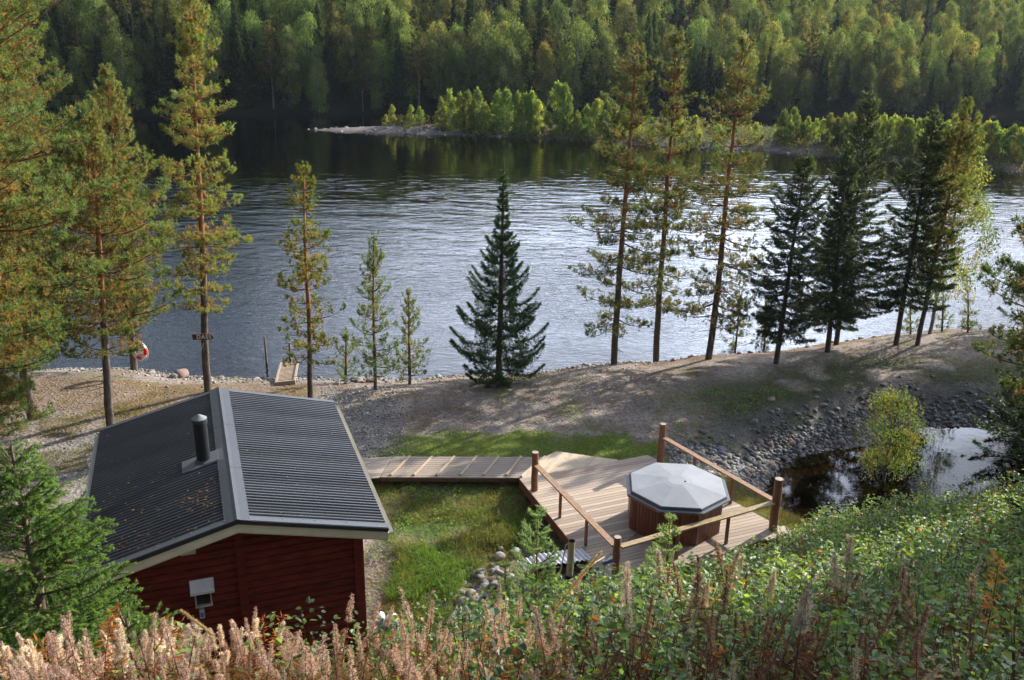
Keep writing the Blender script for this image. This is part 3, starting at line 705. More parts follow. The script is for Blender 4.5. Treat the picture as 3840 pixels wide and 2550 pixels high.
while s < hi:
    c_ = clip(Lq, nn, s + .004, s + .114)
    if len(c_) >= 3: parts += prism([tuple(q - np.array([-1.5, 21.5])) for q in c_], -.034, -.004, np.array([.45, .37, .29]) * rngd.uniform(.85, 1.12))
    s += .119
build("landing_boards", parts, M_wood, walk)
for k in range(6):
    a = at(432 / 2.6133 / 1.6264 + 1300 / 1.6264 + (k * 227 / 2.6133 / 1.6264), (1560 + 578 / 2.6133) / 1.6264, -.23)
    b = at((1300 + (620 + k * 218) / 2.6133) / 1.6264, (1560 + 394 / 2.6133) / 1.6264, -.23)
    d = unit(b - a); build("batten", [obox(wl((a + b) / 2 + [0, 0, .004]), d * np.linalg.norm(b - a) / 2, np.cross(cz, d) * .028, cz * .017, (.50, .38, .27))], M_wood, walk)
build("edge_beam", [obox(wl([(N0[0] + N1[0]) / 2, (N0[1] + N1[1]) / 2 + .02, -.33]), np.array([*(N1 - N0) / 2, 0]), np.array([0, .02, 0]), cz * .045, (.12, .07, .05)),
                    obox(wl([(F0[0] + F1[0]) / 2, (F0[1] + F1[1]) / 2 - .03, -.33]), np.array([*(F1 - F0) / 2, 0]), np.array([0, .02, 0]), cz * .045, (.12, .07, .05))], M_tub, walk)

# ------------------------------------------------------------------ hot tub
TC = np.array([3.82, 18.56, 0]); TA = math.radians(18)
tub = empty("hot_tub", TC, label="octagonal wood-clad hot tub under a grey domed cover", cat="hot tub")
def octo(r, z, a=TA): return np.array([[r * math.cos(a + k * math.pi / 4), r * math.sin(a + k * math.pi / 4), z] for k in range(8)])
parts = []
RB, RT = 1.10, 1.12
lo_, hi_ = octo(RB, .005), octo(RT, .86)
for k in range(8):
    a0, a1, b0, b1 = lo_[k], lo_[(k + 1) % 8], hi_[k], hi_[(k + 1) % 8]; nrm = unit((a0 + a1) / 2 * [1, 1, 0])
    for j in range(9):
        s0, s1 = j / 9 + .008, (j + 1) / 9 - .008
        q = [a0 + (a1 - a0) * s0, a0 + (a1 - a0) * s1, b0 + (b1 - b0) * s1, b0 + (b1 - b0) * s0]
        V = np.array([v - nrm * .02 for v in q] + [v + nrm * .004 for v in q]); V[4:, :] += 0
        F = np.array([[4, 5, 6, 7], [0, 1, 5, 4], [1, 2, 6, 5], [2, 3, 7, 6], [3, 0, 4, 7]])
        parts.append((V, F, np.array([.155, .05, .024]) * rngd.uniform(.7, 1.25)))
inner = [octo(RB - .015, .005), octo(RT - .015, .855)]
V = np.concatenate(inner); i = np.arange(8); parts.append((V, np.stack([i, (i + 1) % 8, (i + 1) % 8 + 8, i + 8], 1), (.02, .012, .01)))
build("cladding", parts, M_tub, tub)
# sloping wooden top rim showing on the far side
parts = []
for k in range(8):
    o0, o1 = octo(1.20, .868)[k], octo(1.20, .868)[(k + 1) % 8]; i0, i1 = octo(1.0, .875)[k], octo(1.0, .875)[(k + 1) % 8]
    V = np.array([o0, o1, i1, i0, o0 - cz * .03, o1 - cz * .03, i1 - cz * .03, i0 - cz * .03]); parts.append((V, np.array([[0, 1, 2, 3], [4, 5, 1, 0], [7, 6, 5, 4], [3, 2, 6, 7]]), (.36, .16, .08)))
rimo = build("bench_rim", parts, M_rail, tub)
def loft(rings, col, smooth=False):
    V = np.concatenate(rings); i = np.arange(8); F = [np.stack([i, (i + 1) % 8, (i + 1) % 8 + 8, i + 8], 1) + 8 * k for k in range(len(rings) - 1)]
    return (V, np.concatenate(F), col)
off = np.array([.035, 0, 0])
rim = loft([octo(1.17, .872) + off, octo(1.245, .872) + off, octo(1.25, .885) + off, octo(1.245, .905) + off, octo(1.20, .912) + off, octo(1.165, .915) + off, octo(1.155, .955) + off, octo(1.14, .968) + off], (.085, .098, .12))
rm = build("cover_rim", [rim], M_lid, tub)
top = [octo(1.142, .962) + off, octo(1.125, .974) + off]
for f in (.9, .7, .5, .32): top.append(octo(1.125 * f, .974 + .15 * (1 - f)) + off)
top.append(octo(.26, 1.084) + off); top.append(octo(.24, 1.087) + off)
tp = [loft(top, (.29, .30, .325))]
VV = octo(.24, 1.087) + off; tp.append((VV, np.arange(8)[None], (.30, .31, .335)))
lid = build("cover", tp, M_lid, tub)
build("vent_plug", tube([np.array([.20, -.07, 1.082]), np.array([.20, -.07, 1.100])], .022, 10, (.02, .02, .02)), M_plastic, lid)

# ------------------------------------------------------------------ small things
def torus_arc(c, ax, bx, R, r, a0, a1, col, n=14, k=12, el=1.0):
    th = np.linspace(a0, a1, n); return tube([c + ax * math.cos(t) * R + bx * math.sin(t) * R * el for t in th], r, k, col)
# lifebuoy on the riverside pine
lb = np.array(aty(321, 808, 28.6)); buoy = empty("lifebuoy", lb, label="red and white lifebuoy hanging on the leaning pine by the water", cat="lifebuoy")
vx = unit(np.array([.62, -.25, 0])); vz = np.array([0, 0, 1.0]); o0 = np.zeros(3)
parts = []
for k in range(8):
    a0, a1 = k * math.pi / 4 - .39, (k + 1) * math.pi / 4 - .39; cl = (.62, .02, .01) if k % 2 == 0 else (.78, .76, .72)
    parts += torus_arc(o0, vx, vz, .27, .065, a0, a1, cl, 6, 12)
build("ring", parts, M_plastic, buoy, smooth=True)
build("rope", torus_arc(np.array([.03, -.05, 0]), vx, vz, .37, .010, 0, 2 * math.pi, (.7, .7, .66), 30, 6), M_plastic, buoy)
build("hook_board", [obox((0, .13, .05), (.10, 0, 0), (0, .012, 0), (0, 0, .22), (.75, .74, .7))], M_plastic, buoy)

# sign on the pine: DASS
PA = at(480, 905, -.5); sg_c = aty(468, 777, PA[1] - .34)
sign = empty("direction_sign", sg_c, label="brown arrow sign reading DASS nailed to the tall pine", cat="sign")
wd = .48 * 26.7 / 26.7
s2 = 26.9 / 3400 * 1.6264      # metres per displayed pixel at that distance
hw, hh = 26 * s2, 7.2 * s2
sx = np.array([1, 0, 0]); 
poly = [(-hw, -hh - .0), (hw * .78, -hh), (hw, 0), (hw * .78, hh), (-hw, hh)]
V = np.array([(a, d, b) for d in (0, .025) for a, b in poly]); F5 = np.array([[0, 1, 2, 3, 4]]); i = np.arange(5); j = (i + 1) % 5
build("board", [(V, F5, (.12, .055, .035)), (V, (F5 + 5)[:, ::-1], (.12, .055, .035)), (V, np.stack([i, i + 5, j + 5, j], 1), (.16, .09, .06))], M_wall, sign)
fc = bpy.data.curves.new("lettering", 'FONT'); fc.body = "DASS"; fc.size = hh * 2 * .95; fc.extrude = .002; fc.align_x = 'CENTER'; fc.align_y = 'CENTER'; fc.space_character = 1.2
fo = bpy.data.objects.new("lettering", fc); COL.objects.link(fo); fc.materials.append(M_white); fc.offset = .005
dg = bpy.context.evaluated_depsgraph_get(); me = bpy.data.meshes.new_from_object(fo.evaluated_get(dg)); bpy.data.objects.remove(fo)
a = me.color_attributes.new('Col', 'FLOAT_COLOR', 'POINT'); a.data.foreach_set('color', np.tile([.75, .72, .66, 1], len(me.vertices)).astype(np.float32))
fo = bpy.data.objects.new("lettering", me); COL.objects.link(fo); fo.parent = sign; fo.rotation_euler = (math.radians(90), 0, 0); fo.location = (.03, -.006, 0)
sign.rotation_euler = (0, math.radians(-2), 0)

# bathing steps into the water with two poles
p0 = at(640, 880, -1.2)
for _ in range(5): p0 = at(640, 880, hz(p0[0], p0[1]) + .10)
RZ0 = p0[2]; pier = empty("slatted_ramp", p0, label="slatted wooden ramp leading down into the river", cat="ramp")
a_ = at(636, 884, RZ0) - p0; b_ = at(679, 879, RZ0) - p0; c_ = np.array([-.62, 3.1, -.50]) 
parts = []
for k in range(17):
    q = a_ + c_ * (k / 16) + (b_ - a_) / 2; parts.append(obox(q, (b_ - a_) * .47, unit(c_) * .055, cz * .012, np.array([.42, .30, .20]) * rngd.uniform(.8, 1.1)))
build("slats", parts, M_rail, pier)
for e in (a_, b_): build("side_beam", [obox(e + c_ / 2, unit(b_ - a_) * .03, c_ / 2, cz * .06, (.33, .26, .2))], M_rail, pier)
build("end_board", [obox((a_ + b_) / 2 - unit(c_) * .1, (b_ - a_) * .55, unit(c_) * .03, cz * .07, (.36, .28, .21))], M_rail, pier)
def pole(name, base, topd, lab):
    b = at(*base, -1.95); t_ = aty(*topd, b[1] - .1); o = build(name, tube([[0, 0, -.2], (t_ - b) * .5 + [.01, 0, 0], t_ - b], [.045, .042, .038], 10, (.22, .17, .13)), M_rail, loc=b)
    tag(o, lab, "pole", "poles in the shallow water")
pole("mooring_pole", (616, 855), (609, 775), "taller wooden pole standing in the water left of the ramp")
pole("mooring_pole", (669, 846), (667, 790), "shorter wooden pole in the water right of the ramp")

# two gas bottles beside the cabin wall
for k, ((px, py), lab) in enumerate((((873, 1404), "white and grey gas bottle nearest to the cabin wall"), ((903, 1408), "grey gas bottle with a reddish valve, farther from the cabin wall"))):
    t_ = aty(px, py, 13.75 + .1 * k); h_ = 1.05; g = empty("gas_bottle", (t_[0], t_[1], t_[2] - h_), label=lab, cat="gas bottle", group="gas bottles beside the cabin")
    R_, hgt = .115, .9
    body = tube([[0, 0, 0], [0, 0, .02], [0, 0, hgt - .02]], [R_ * .9, R_, R_], 24, (.40, .44, .44))
    build("body", body, M_plastic, g, smooth=True)
    sh = tube([[0, 0, hgt - .02], [0, 0, hgt + .03], [0, 0, hgt + .065], [0, 0, hgt + .08]], [R_, R_ * .86, R_ * .5, .035], 24, (.72, .73, .72)); build("shoulder", sh, M_plastic, g, smooth=True)
    build("valve", tube([[0, 0, hgt + .07], [0, 0, hgt + .15]], .026, 12, (.05, .06, .07) if k == 0 else (.3, .12, .1)) + tube([[-.05, 0, hgt + .125], [.06, 0, hgt + .125]], .016, 8, (.08, .08, .08)), M_metal, g)

# stove box beside the deck with corrugated sheet roof, black base and yellowish flue
hb = np.array([1.15, 16.9]); gz_ = hz(1.0, 16.9)
stove = empty("stove_shelter", (hb[0], hb[1], gz_), label="low log shelter with corrugated plastic sheets beside the deck", cat="shelter")
parts = []
for (dx, dy) in ((.50, -.22), (.42, .25), (-.5, .3), (-.55, -.1)):
    parts += tube([[dx, dy, -.2], [dx, dy, .52]], .10 if dx > 0 else .06, 12, (.16, .10, .06))
build("log_post", parts[:6], M_bark, stove); build("log_post", parts[6:], M_bark, stove)
build("side_board", [obox((.02, -.20, .26), (.48, .0, 0), (0, .02, 0), (0, 0, .2), (.11, .08, .055)), obox((.02, .3, .26), (.48, .0, 0), (0, .02, 0), (0, 0, .2), (.10, .08, .055))], M_bark, stove)
def corr(c, ux, uy, w_, l_, nper, amp_, col):
    n = nper * 8; s = np.linspace(-.5, .5, n + 1); P = []
    up = unit(np.cross(ux, uy))
    for e in (-.5, .5): P += [c + ux * w_ * t_ + uy * l_ * e + up * amp_ * math.sin(2 * math.pi * nper * t_) for t_ in s]
    P = np.array(P); i = np.arange(n); F = np.stack([i, i + 1, i + n + 2, i + n + 1], 1)
    P2 = P - up * .004; return [(np.concatenate([P, P2]), np.concatenate([F, F[:, ::-1] + len(P)]), col)]
cx1 = unit(np.array([.95, .25, .0])); cy1 = unit(np.array([-.3, .9, -.16]))
build("corrugated_sheet", corr(np.array([.10, .02, .60]), cx1, cy1, .95, .62, 9, .018, (.62, .63, .70)), M_plastic, stove)
build("corrugated_sheet", corr(np.array([-.62, -.05, .50]), unit(np.array([.9, .2, .25])), cy1, .6, .5, 6, .018, (.60, .61, .70)), M_plastic, stove)
fp_ = aty(1313, 1325, 16.35); ft_ = aty(1316, 1247, 16.35)
flue = empty("stove_flue", (fp_[0], 16.35, hz(fp_[0], 16.35)), label="upright yellowish flue pipe on a black stove beside the deck corner", cat="flue")
zb_ = fp_[2] - flue.location.z; zt_ = ft_[2] - flue.location.z
fl = tube([[0, 0, zb_], [.02, 0, zt_]], .072, 24, (.42, .38, .22), cap=False) + tube([[.02, 0, zt_ + .001], [0, 0, zb_ + .02]], .066, 24, (.05, .045, .035), cap=False)
build("pipe", fl, M_metal, flue, smooth=True)
build("collar", tube([[0, 0, zb_ - .02], [0, 0, zb_ + .0]], .085, 20, (.03, .03, .03)), M_black, flue)
build("stove_body", [obox((0, .02, zb_ / 2 - .15), (.16, 0, 0), (0, .16, 0), (0, 0, zb_ / 2 + .10), (.02, .02, .02))], M_black, flue)
build("stay", tube([[-.06, -.02, zt_ - .06], [-.10, -.02, zt_ - .09], [-.20, 0, .05 + zb_]], .014, 8, (.45, .45, .42)), M_metal, flue)

# broom lying on the deck against the near post
br0 = at(1372, 1145, .02); br1 = at(1295, 1222, .02)
S2 = lambda a, b: ((1900 + a * .47826) / 1.6264, (1500 + b * .47826) / 1.6264)
e0 = at(*S2(1050, 1018), .03); e1 = at(*S2(775, 1255), .06); broom = empty("broom", (e0 + e1) / 2, label="long-handled broom with a blue head leaning on the deck", cat="broom")
mid_ = (e0 + e1) / 2
build("handle", tube([e0 - mid_, e1 - mid_], .014, 8, (.30, .22, .15)), M_rail, broom)
dv = unit(e1 - e0); nv = unit(np.cross(cz, dv))
hd_ = at(*S2(800, 1248), .045) - mid_
hx = unit(np.array([.75, .55, 0])); hy = np.array([-hx[1], hx[0], 0])
bh = build("head", [obox(hd_, hx * .17, hy * .04, cz * .02, (.55, .55, .52))], M_plastic, broom)
build("bristles", [obox(hd_ - cz * .03 - hy * .03, hx * .165, hy * .035, cz * .028, (.02, .07, .30))], M_plastic, bh)
# second pole: landing net / rake shaft leaning on the deck edge
e2, e3 = at(*S2(840, 1185), .10), aty(*S2(590, 1340), 15.6)
o = build("pole_handle", tube([(0, 0, 0), e3 - e2], .016, 8, (.40, .32, .22)), M_rail, loc=e2); tag(o, "pale wooden pole handle propped across the deck's near corner", "pole")
# yellow hose arch
h0 = at(*S2(560, 1280), -.2); h1 = at(*S2(680, 1262), .02)
pts = [h0 + (h1 - h0) * s + cz * (.16 * math.sin(s * math.pi)) for s in np.linspace(0, 1, 14)]
o = build("hose", tube([p - h0 for p in pts], .012, 8, (.6, .45, .05)), M_plastic, loc=h0); tag(o, "short yellow hose arching onto the deck edge beside the flue", "hose")

# ------------------------------------------------------------------ stones
import bmesh
rs = np.random.default_rng(77)
def stone_mesh(i):
    bm = bmesh.new(); bmesh.ops.create_icosphere(bm, subdivisions=3, radius=1.0); r = np.random.default_rng(100 + i)
    sc_ = r.uniform(.72, 1.1, 3) * [1.15, .95, .68]; o_ = Vector(r.uniform(-9, 9, 3))
    for v in bm.verts:
        d = 1 + .22 * mnoise.noise(v.co * 1.1 + o_) + .07 * mnoise.noise(v.co * 2.7 + o_)
        v.co = Vector((v.co.x * sc_[0] * d, v.co.y * sc_[1] * d, v.co.z * sc_[2] * d))
    V = np.array([v.co[:] for v in bm.verts]); F = np.array([[v.index for v in f.verts] for f in bm.faces]); bm.free(); return V, F
SM = [stone_mesh(i) for i in range(7)]
SC = [(.22, .215, .21), (.30, .27, .25), (.16, .155, .155), (.36, .34, .32), (.22, .145, .12), (.12, .12, .125), (.32, .24, .19)]
protos = []
for i, (V, F) in enumerate(SM):
    for j in range(2):
        protos.append((V, F, SC[(i + 3 * j) % 7]))
SPR = {}
def stone(x, y, s, lab, grp, ci=None, sink=.35, name="stone"):
    i = rs.integers(0, len(protos)) if ci is None else ci
    if i not in SPR:
        V, F, c = protos[i]; o = build(name, [(V, F, np.array(c) * (1 + .2 * (V[:, :1] * .5)))], M_stone, smooth=True); SPR[i] = o
    else:
        o = SPR[i].copy(); COL.objects.link(o)
    if grp == "cobbles on the pond bank": lab = ("large " if s > .105 else "small " if s < .075 else "") + lab.replace("on the bank above the pond", "") + ["behind the hot tub", "right of the far deck post", "above the pond's left corner", "left of the rowan", "behind the rowan", "above the pond's bright water", "at the right end of the pond bank"][int(np.searchsorted([5.6, 6.8, 8.2, 10.0, 11.6, 14.2], x))] + (", upper bank" if y > np.interp(x, [4.5, 7.05, 8, 9.5, 11.1, 12.1, 13.4, 15, 18], [22.5, 22.6, 24.3, 24.9, 25.5, 26.4, 26.8, 26.9, 26.4]) + 1.0 else ", lower bank")
    if grp == "stones along the near shore": lab = ("larger " if s > .1 else "") + "pale stone at the shore, " + ["left of the lifebuoy", "between lifebuoy and DASS pine", "between DASS pine and ramp", "just right of the ramp", "below the three small pines", "left of the lone spruce", "right of the lone spruce", "below the three tall pines", "below the dark spruces"][int(np.searchsorted([-13.2, -9.9, -8.2, -6.6, -3.2, -0.6, 2.5, 8.0], x))]
    o.location = (x, y, hz(x, y) + s * .68 * (1 - 2 * sink) * .5 + s * .1); o.scale = (s, s, s); o.rotation_euler = (rs.normal(0, .25), rs.normal(0, .25), rs.uniform(0, 6.28))
    tag(o, lab, "stone", grp); return o
# big boulders at the shore left of the ramp
for (px, py), s, lab in [((417, 868), .30, "large pale boulder at the water's edge just left of the DASS pine"), ((400, 877), .17, "flat pale stone leaning on the large shore boulder's left side"), ((403, 863), .17, "white stone behind and left of the large shore boulder"), ((477, 872), .13, "single rounded stone just right of the DASS pine trunk at the shore"), ((349, 857), .15, "grey stone at the water's edge beside the lifebuoy pine")]:
    p = at(px, py, -1.2); stone(p[0], p[1], s, lab, "boulders along the shore", ci=3 if s > .2 else 0, sink=.2)
n_ = 0
bank = [((x_, np.interp(x_, SHX, SHY) - rs.uniform(.1, 1.3)), rs.uniform(.05, .13)) for x_ in np.concatenate([rs.uniform(-13.5, 3.2, 62), rs.uniform(3, 16, 18)])]
for (x_, y_), s in bank: stone(x_, y_, s, "small pale stone in the row along the near river shore", "stones along the near shore")
# shore pile near the young pines
for _ in range(30):
    p = at(rs.normal(835, 32), rs.normal(888, 6), -.9); stone(p[0], p[1], rs.uniform(.06, .12), "dark stone in the low pile at the foot of the young pines", "stone pile by the young pines")
# heap by the meadow
hp = [(1090, 1345), (1115, 1330), (1140, 1310), (1105, 1360), (1125, 1350), (1150, 1330)]
for _ in range(44):
    b_ = hp[rs.integers(0, 6)]; p = at(b_[0] + rs.normal(0, 22), b_[1] + rs.normal(0, 16), -.45); stone(p[0], p[1], rs.uniform(.07, .13), "rounded reddish or grey stone in the heap between meadow and deck", "stones heaped between meadow and deck", ci=int(rs.choice([0, 4, 8, 11, 1, 6])))
for (px, py), s, lab in [((1191, 1268), .15, "tan rounded stone, largest at the top of the meadow heap"), ((1152, 1278), .14, "grey rounded stone just left of the tan one above the heap"), ((1155, 1258), .09, "small grey stone standing alone highest above the heap"), ((1065, 1385), .15, "pale stone at the lower left end of the meadow heap")]:
    p = at(px, py, -.45); stone(p[0], p[1], s, lab, None, ci=6 if 'tan' in lab else 0, sink=.2)
# pond bank
cnt = 0
while cnt < 150:
    u = rs.random(); 
    if u < .62:
        x_ = rs.uniform(4.6, 11.5); y_ = np.interp(x_, [4.5, 7.05, 8, 9.5, 11.5], [22.4, 22.6, 24.3, 24.9, 25.6]) + abs(rs.normal(0.1, .95))
    else:
        x_ = rs.uniform(11.5, 19); y_ = np.interp(x_, [11.5, 12.1, 13.4, 15, 18, 22], [25.8, 26.4, 26.8, 26.9, 26.4, 26]) + abs(rs.normal(0.15, 1.3))
    stone(x_, y_, rs.uniform(.055, .125) * (1.1 if u < .62 else .8), "grey cobble on the bank above the pond" , "cobbles on the pond bank", ci=int(rs.choice([0, 2, 3, 5, 9, 10, 12]))); cnt += 1
# pebbles too many to count
def pebbles(N, fx, smin, smax, cols):
    XY = fx(N); x_, y_ = XY[:, 0], XY[:, 1]; z_ = height(x_, y_); s = rs.uniform(smin, smax, N) * rs.uniform(.7, 1.3, N)
    V0, F0 = SMALL; n0 = len(V0); ang = rs.uniform(0, 6.28, N); ca, sa = np.cos(ang), np.sin(ang)
    asp = rs.uniform(.7, 1.3, (N, 1)); 
    vx_ = V0[None, :, 0] * asp * s[:, None]; vy_ = V0[None, :, 1] / asp * s[:, None]; vz_ = V0[None, :, 2] * s[:, None] * rs.uniform(.5, .8, (N, 1))
    V = np.stack([vx_ * ca[:, None] - vy_ * sa[:, None] + x_[:, None], vx_ * sa[:, None] + vy_ * ca[:, None] + y_[:, None], vz_ + z_[:, None] + s[:, None] * .15], -1).reshape(-1, 3)
    F = (F0[None] + (np.arange(N) * n0)[:, None, None]).reshape(-1, 3)
    C = np.repeat(np.array(cols)[rs.integers(0, len(cols), N)] * rs.uniform(.7, 1.25, (N, 1)), n0, 0); return (V, F, C)
bm = bmesh.new(); bmesh.ops.create_icosphere(bm, subdivisions=1, radius=1.0); SMALL = (np.array([v.co[:] for v in bm.verts]) * (1 + .12 * np.random.default_rng(1).normal(0, 1, (len(bm.verts), 1))), np.array([[v.index for v in f.verts] for f in bm.faces])); bm.free()
def f_bank(N):
    x_ = np.where(rs.random(N) < .5, rs.uniform(4.4, 12, N), rs.uniform(11, 24, N)); return np.c_[x_, np.interp(x_, [4.4, 7.05, 8, 9.5, 11.1, 12.1, 13.4, 15, 18, 24], [22.5, 22.6, 24.2, 24.8, 25.4, 26.3, 26.7, 26.8, 26.3, 25.3]) + np.abs(rs.normal(0, .8, N)) - .25]
def f_shore(N):
    x_ = rs.uniform(-20, 6, N); return np.c_[x_, np.interp(x_, SHX, SHY) + .3 - np.abs(rs.normal(0, 1.3, N))]
def f_left(N):
    p = np.array([at(a, b, -.5)[:2] for a, b in zip(rs.uniform(20, 470, N), rs.uniform(865, 1130, N))]); return p
def f_grav(N):
    p = np.array([at(a, b, -.5)[:2] for a, b in zip(rs.uniform(740, 930, N), rs.uniform(885, 1060, N))]); return p
def f_all(N): return np.c_[rs.uniform(-14, 22, N), rs.uniform(21.5, 34, N)]
GREY = [(.24, .23, .22), (.31, .29, .27), (.17, .165, .16), (.38, .36, .33)]
g = build("pebbles", [pebbles(6500, f_bank, .03, .085, [(.20, .20, .20), (.13, .13, .14), (.28, .27, .26), (.17, .15, .13)]), pebbles(2200, f_shore, .02, .06, GREY), pebbles(900, f_left, .01, .028, [(.22, .21, .20), (.28, .26, .24), (.15, .14, .13)]), pebbles(1600, f_grav, .012, .035, GREY), pebbles(1200, f_all, .01, .03, GREY + [(.12, .08, .05)])], M_stone, smooth=True)
tag(g, "loose pebbles and cobbles strewn over banks and gravel", "pebbles", kind='stuff')
# pebbles on the river bar
N = 5000; x_ = rs.uniform(-26, 60, N); y_ = rs.uniform(72, 113, N); bdv = polydist(x_, y_, BAR); kp = (bdv > -.2) & (bdv < 4.5); x_, y_, bdv = x_[kp], y_[kp], bdv[kp]
hold = height
def height(x, y): return WZ + np.clip(np.interp(np.arange(len(x)), np.arange(len(x)), bdv) * .22, -.8, .75)
V_ = pebbles(len(x_), lambda n: np.c_[x_, y_], .06, .22, [(.30, .27, .25), (.22, .20, .19), (.38, .35, .33)])
height = hold
g = build("bar_pebbles", [V_], M_stone); tag(g, "pale stones covering the river spit", "pebbles", kind='stuff')

# ------------------------------------------------------------------ grass and low plants
rg = np.random.default_rng(31)
def grass_patch(N, xy, hmin, hmax, cols, w_=.008, dens=None, straw=.55):
    x_, y_ = xy[:, 0], xy[:, 1]
    if dens is not None:
        k = rg.random(len(x_)) < dens(x_, y_); x_, y_ = x_[k], y_[k]
    z_ = height(x_, y_); n = len(x_); h = rg.uniform(hmin, hmax, n)[:, None]; lean = rg.normal(0, .45, (n, 2)); D = unit(np.c_[lean, np.ones(n)])
    D2 = unit(np.c_[lean * 2.2, np.ones(n) * .7]); s = unit(np.cross(D, rg.normal(0, 1, (n, 3)))) * w_ * .5
    P = np.c_[x_, y_, z_ - .01]; mid = P + D * h * .55; tip = mid + D2 * h * .5
    V = np.stack([P - s, P + s, mid + s * .7, mid - s * .7, tip], 1).reshape(-1, 3); i = np.arange(n)[:, None] * 5
    mo = sstep(.42, .60, vnoise(x_, y_, .7, 4, 71))[:, None] * straw; base_c_ = np.array(cols)[rg.integers(0, len(cols), n)]
    C = np.repeat((base_c_ * (1 - mo) + np.array([.24, .20, .085]) * mo) * rg.uniform(.7, 1.25, (n, 1)), 5, 0)
    # quads as two triangles
    F = np.concatenate([i + [[0, 1, 2]], i + [[0, 2, 3]], i + [[3, 2, 4]]]); return (V, F, C)
def rnd_in(poly, N, grow=0.3):
    P = np.array(poly); c = P.mean(0); x0, y0 = P.min(0) - grow; x1, y1 = P.max(0) + grow; q = np.c_[rg.uniform(x0, x1, N), rg.uniform(y0, y1, N)]
    d = polydist(q[:, 0], q[:, 1], poly); return q[d + .6 * (vnoise(q[:, 0], q[:, 1], .8, 3, 41) - .5) > -grow * .4]
GC = [(.10, .17, .03), (.13, .20, .035), (.07, .12, .025), (.20, .20, .06)]
GD = [(.09, .16, .03), (.12, .19, .04), (.19, .20, .06), (.26, .22, .10)]
parts = [grass_patch(0, rnd_in(LAWN, 60000), .03, .08, [(.18, .30, .04), (.22, .34, .05), (.14, .24, .035), (.26, .30, .07)], .008, straw=.15),
         grass_patch(0, rnd_in(MEADOW, 42000), .05, .16, GD, .009, lambda x, y: sstep(.36, .5, vnoise(x, y, 1.1, 5, 11))),
         grass_patch(0, rnd_in(MEADOW, 42000), .18, .42, [(.10, .21, .04), (.13, .26, .05), (.18, .27, .07)], .010, lambda x, y: sstep(.52, .60, vnoise(x, y, 1.4, 3, 43)) * sstep(20.0, 18.4, y))]
# sparse tufts on the path side, left ground, river edge, around the pond and near the deck
q = np.c_[rg.uniform(-14, 20, 90000), rg.uniform(21, 35, 90000)]
def tuftd(x, y):
    d = np.interp(x, SHX, SHY) - y; t_ = sstep(.60, .68, vnoise(x, y, .9, 4, 44)); e = sstep(1.3, .3, d) * sstep(.4, .5, vnoise(x, y, 1.1, 3, 45)) * (x < 4) * 1.0
    pdist = polydist(x, y, POND); bnd = sstep(-5.5, -4, pdist) * sstep(-1.6, -2.6, pdist) * (x > 4.5) * sstep(.42, .55, vnoise(x, y, 1.3, 3, 46))
    return np.clip((t_ * .35 + e + bnd * .75) * (d > .05) * (pdist < -.6), 0, 1)
parts.append(grass_patch(0, q, .04, .13, [(.11, .13, .04), (.17, .16, .07), (.08, .105, .035)], .012, tuftd))
q = np.array([at(a, b, -.5)[:2] for a, b in zip(rg.uniform(90, 330, 26000), rg.uniform(900, 1330, 26000))])
parts.append(grass_patch(0, q, .04, .12, [(.14, .15, .04), (.22, .20, .07), (.10, .13, .03)], .012, lambda x, y: sstep(.48, .58, vnoise(x, y, 1.2, 4, 47))))
q = np.c_[rg.uniform(4.2, 9.2, 30000), rg.uniform(18, 22.3, 30000)]
parts.append(grass_patch(0, q, .06, .2, [(.14, .17, .05), (.24, .22, .09), (.10, .15, .03)], .010, lambda x, y: (polydist(x, y, POND) < -.15) * (polydist(x, y, [tuple(A_), tuple(B_), tuple(C_), tuple(D_)]) < -.1) * .8))
q = np.c_[rg.uniform(-3.5, 2.2, 16000), rg.uniform(13.5, 17.8, 16000)]
parts.append(grass_patch(0, q, .06, .22, GD, .010, lambda x, y: sstep(.45, .6, vnoise(x, y, .9, 3, 48)) * (y > toe(x) - .5)))
g = build("grass", parts, M_grass); tag(g, "green and straw-coloured grass in patches and lawn", "grass", kind='stuff')
# small broad-leaved weeds
q = np.concatenate([rnd_in(MEADOW, 9000), np.c_[rg.uniform(-3.6, -1.5, 2500), rg.uniform(13.5, 18, 2500)], np.c_[rg.uniform(4.3, 11, 7000), rg.uniform(22, 28, 7000)]])
nn_ = vnoise(q[:, 0], q[:, 1], .55, 3, 49); q = q[(nn_ > .56)]; q = q[polydist(q[:, 0], q[:, 1], [tuple(A_), tuple(B_), tuple(C_), tuple(D_)]) < -.1]
pdq = polydist(q[:, 0], q[:, 1], POND); q = q[pdq < -1.0]
P = np.c_[q, height(q[:, 0], q[:, 1]) + rg.uniform(.02, .12, len(q))]
g = build("weeds", [leaves(rg, P, np.c_[rg.normal(0, 1, (len(q), 2)), rg.uniform(0, .5, len(q))], np.full(len(q), .07), np.full(len(q), .04), np.array([(.11, .20, .04), (.16, .22, .05), (.09, .15, .035)])[rg.integers(0, 3, len(q))])], M_leaf); tag(g, "low leafy weeds growing through the grass and on the bank", "weeds", kind='stuff')

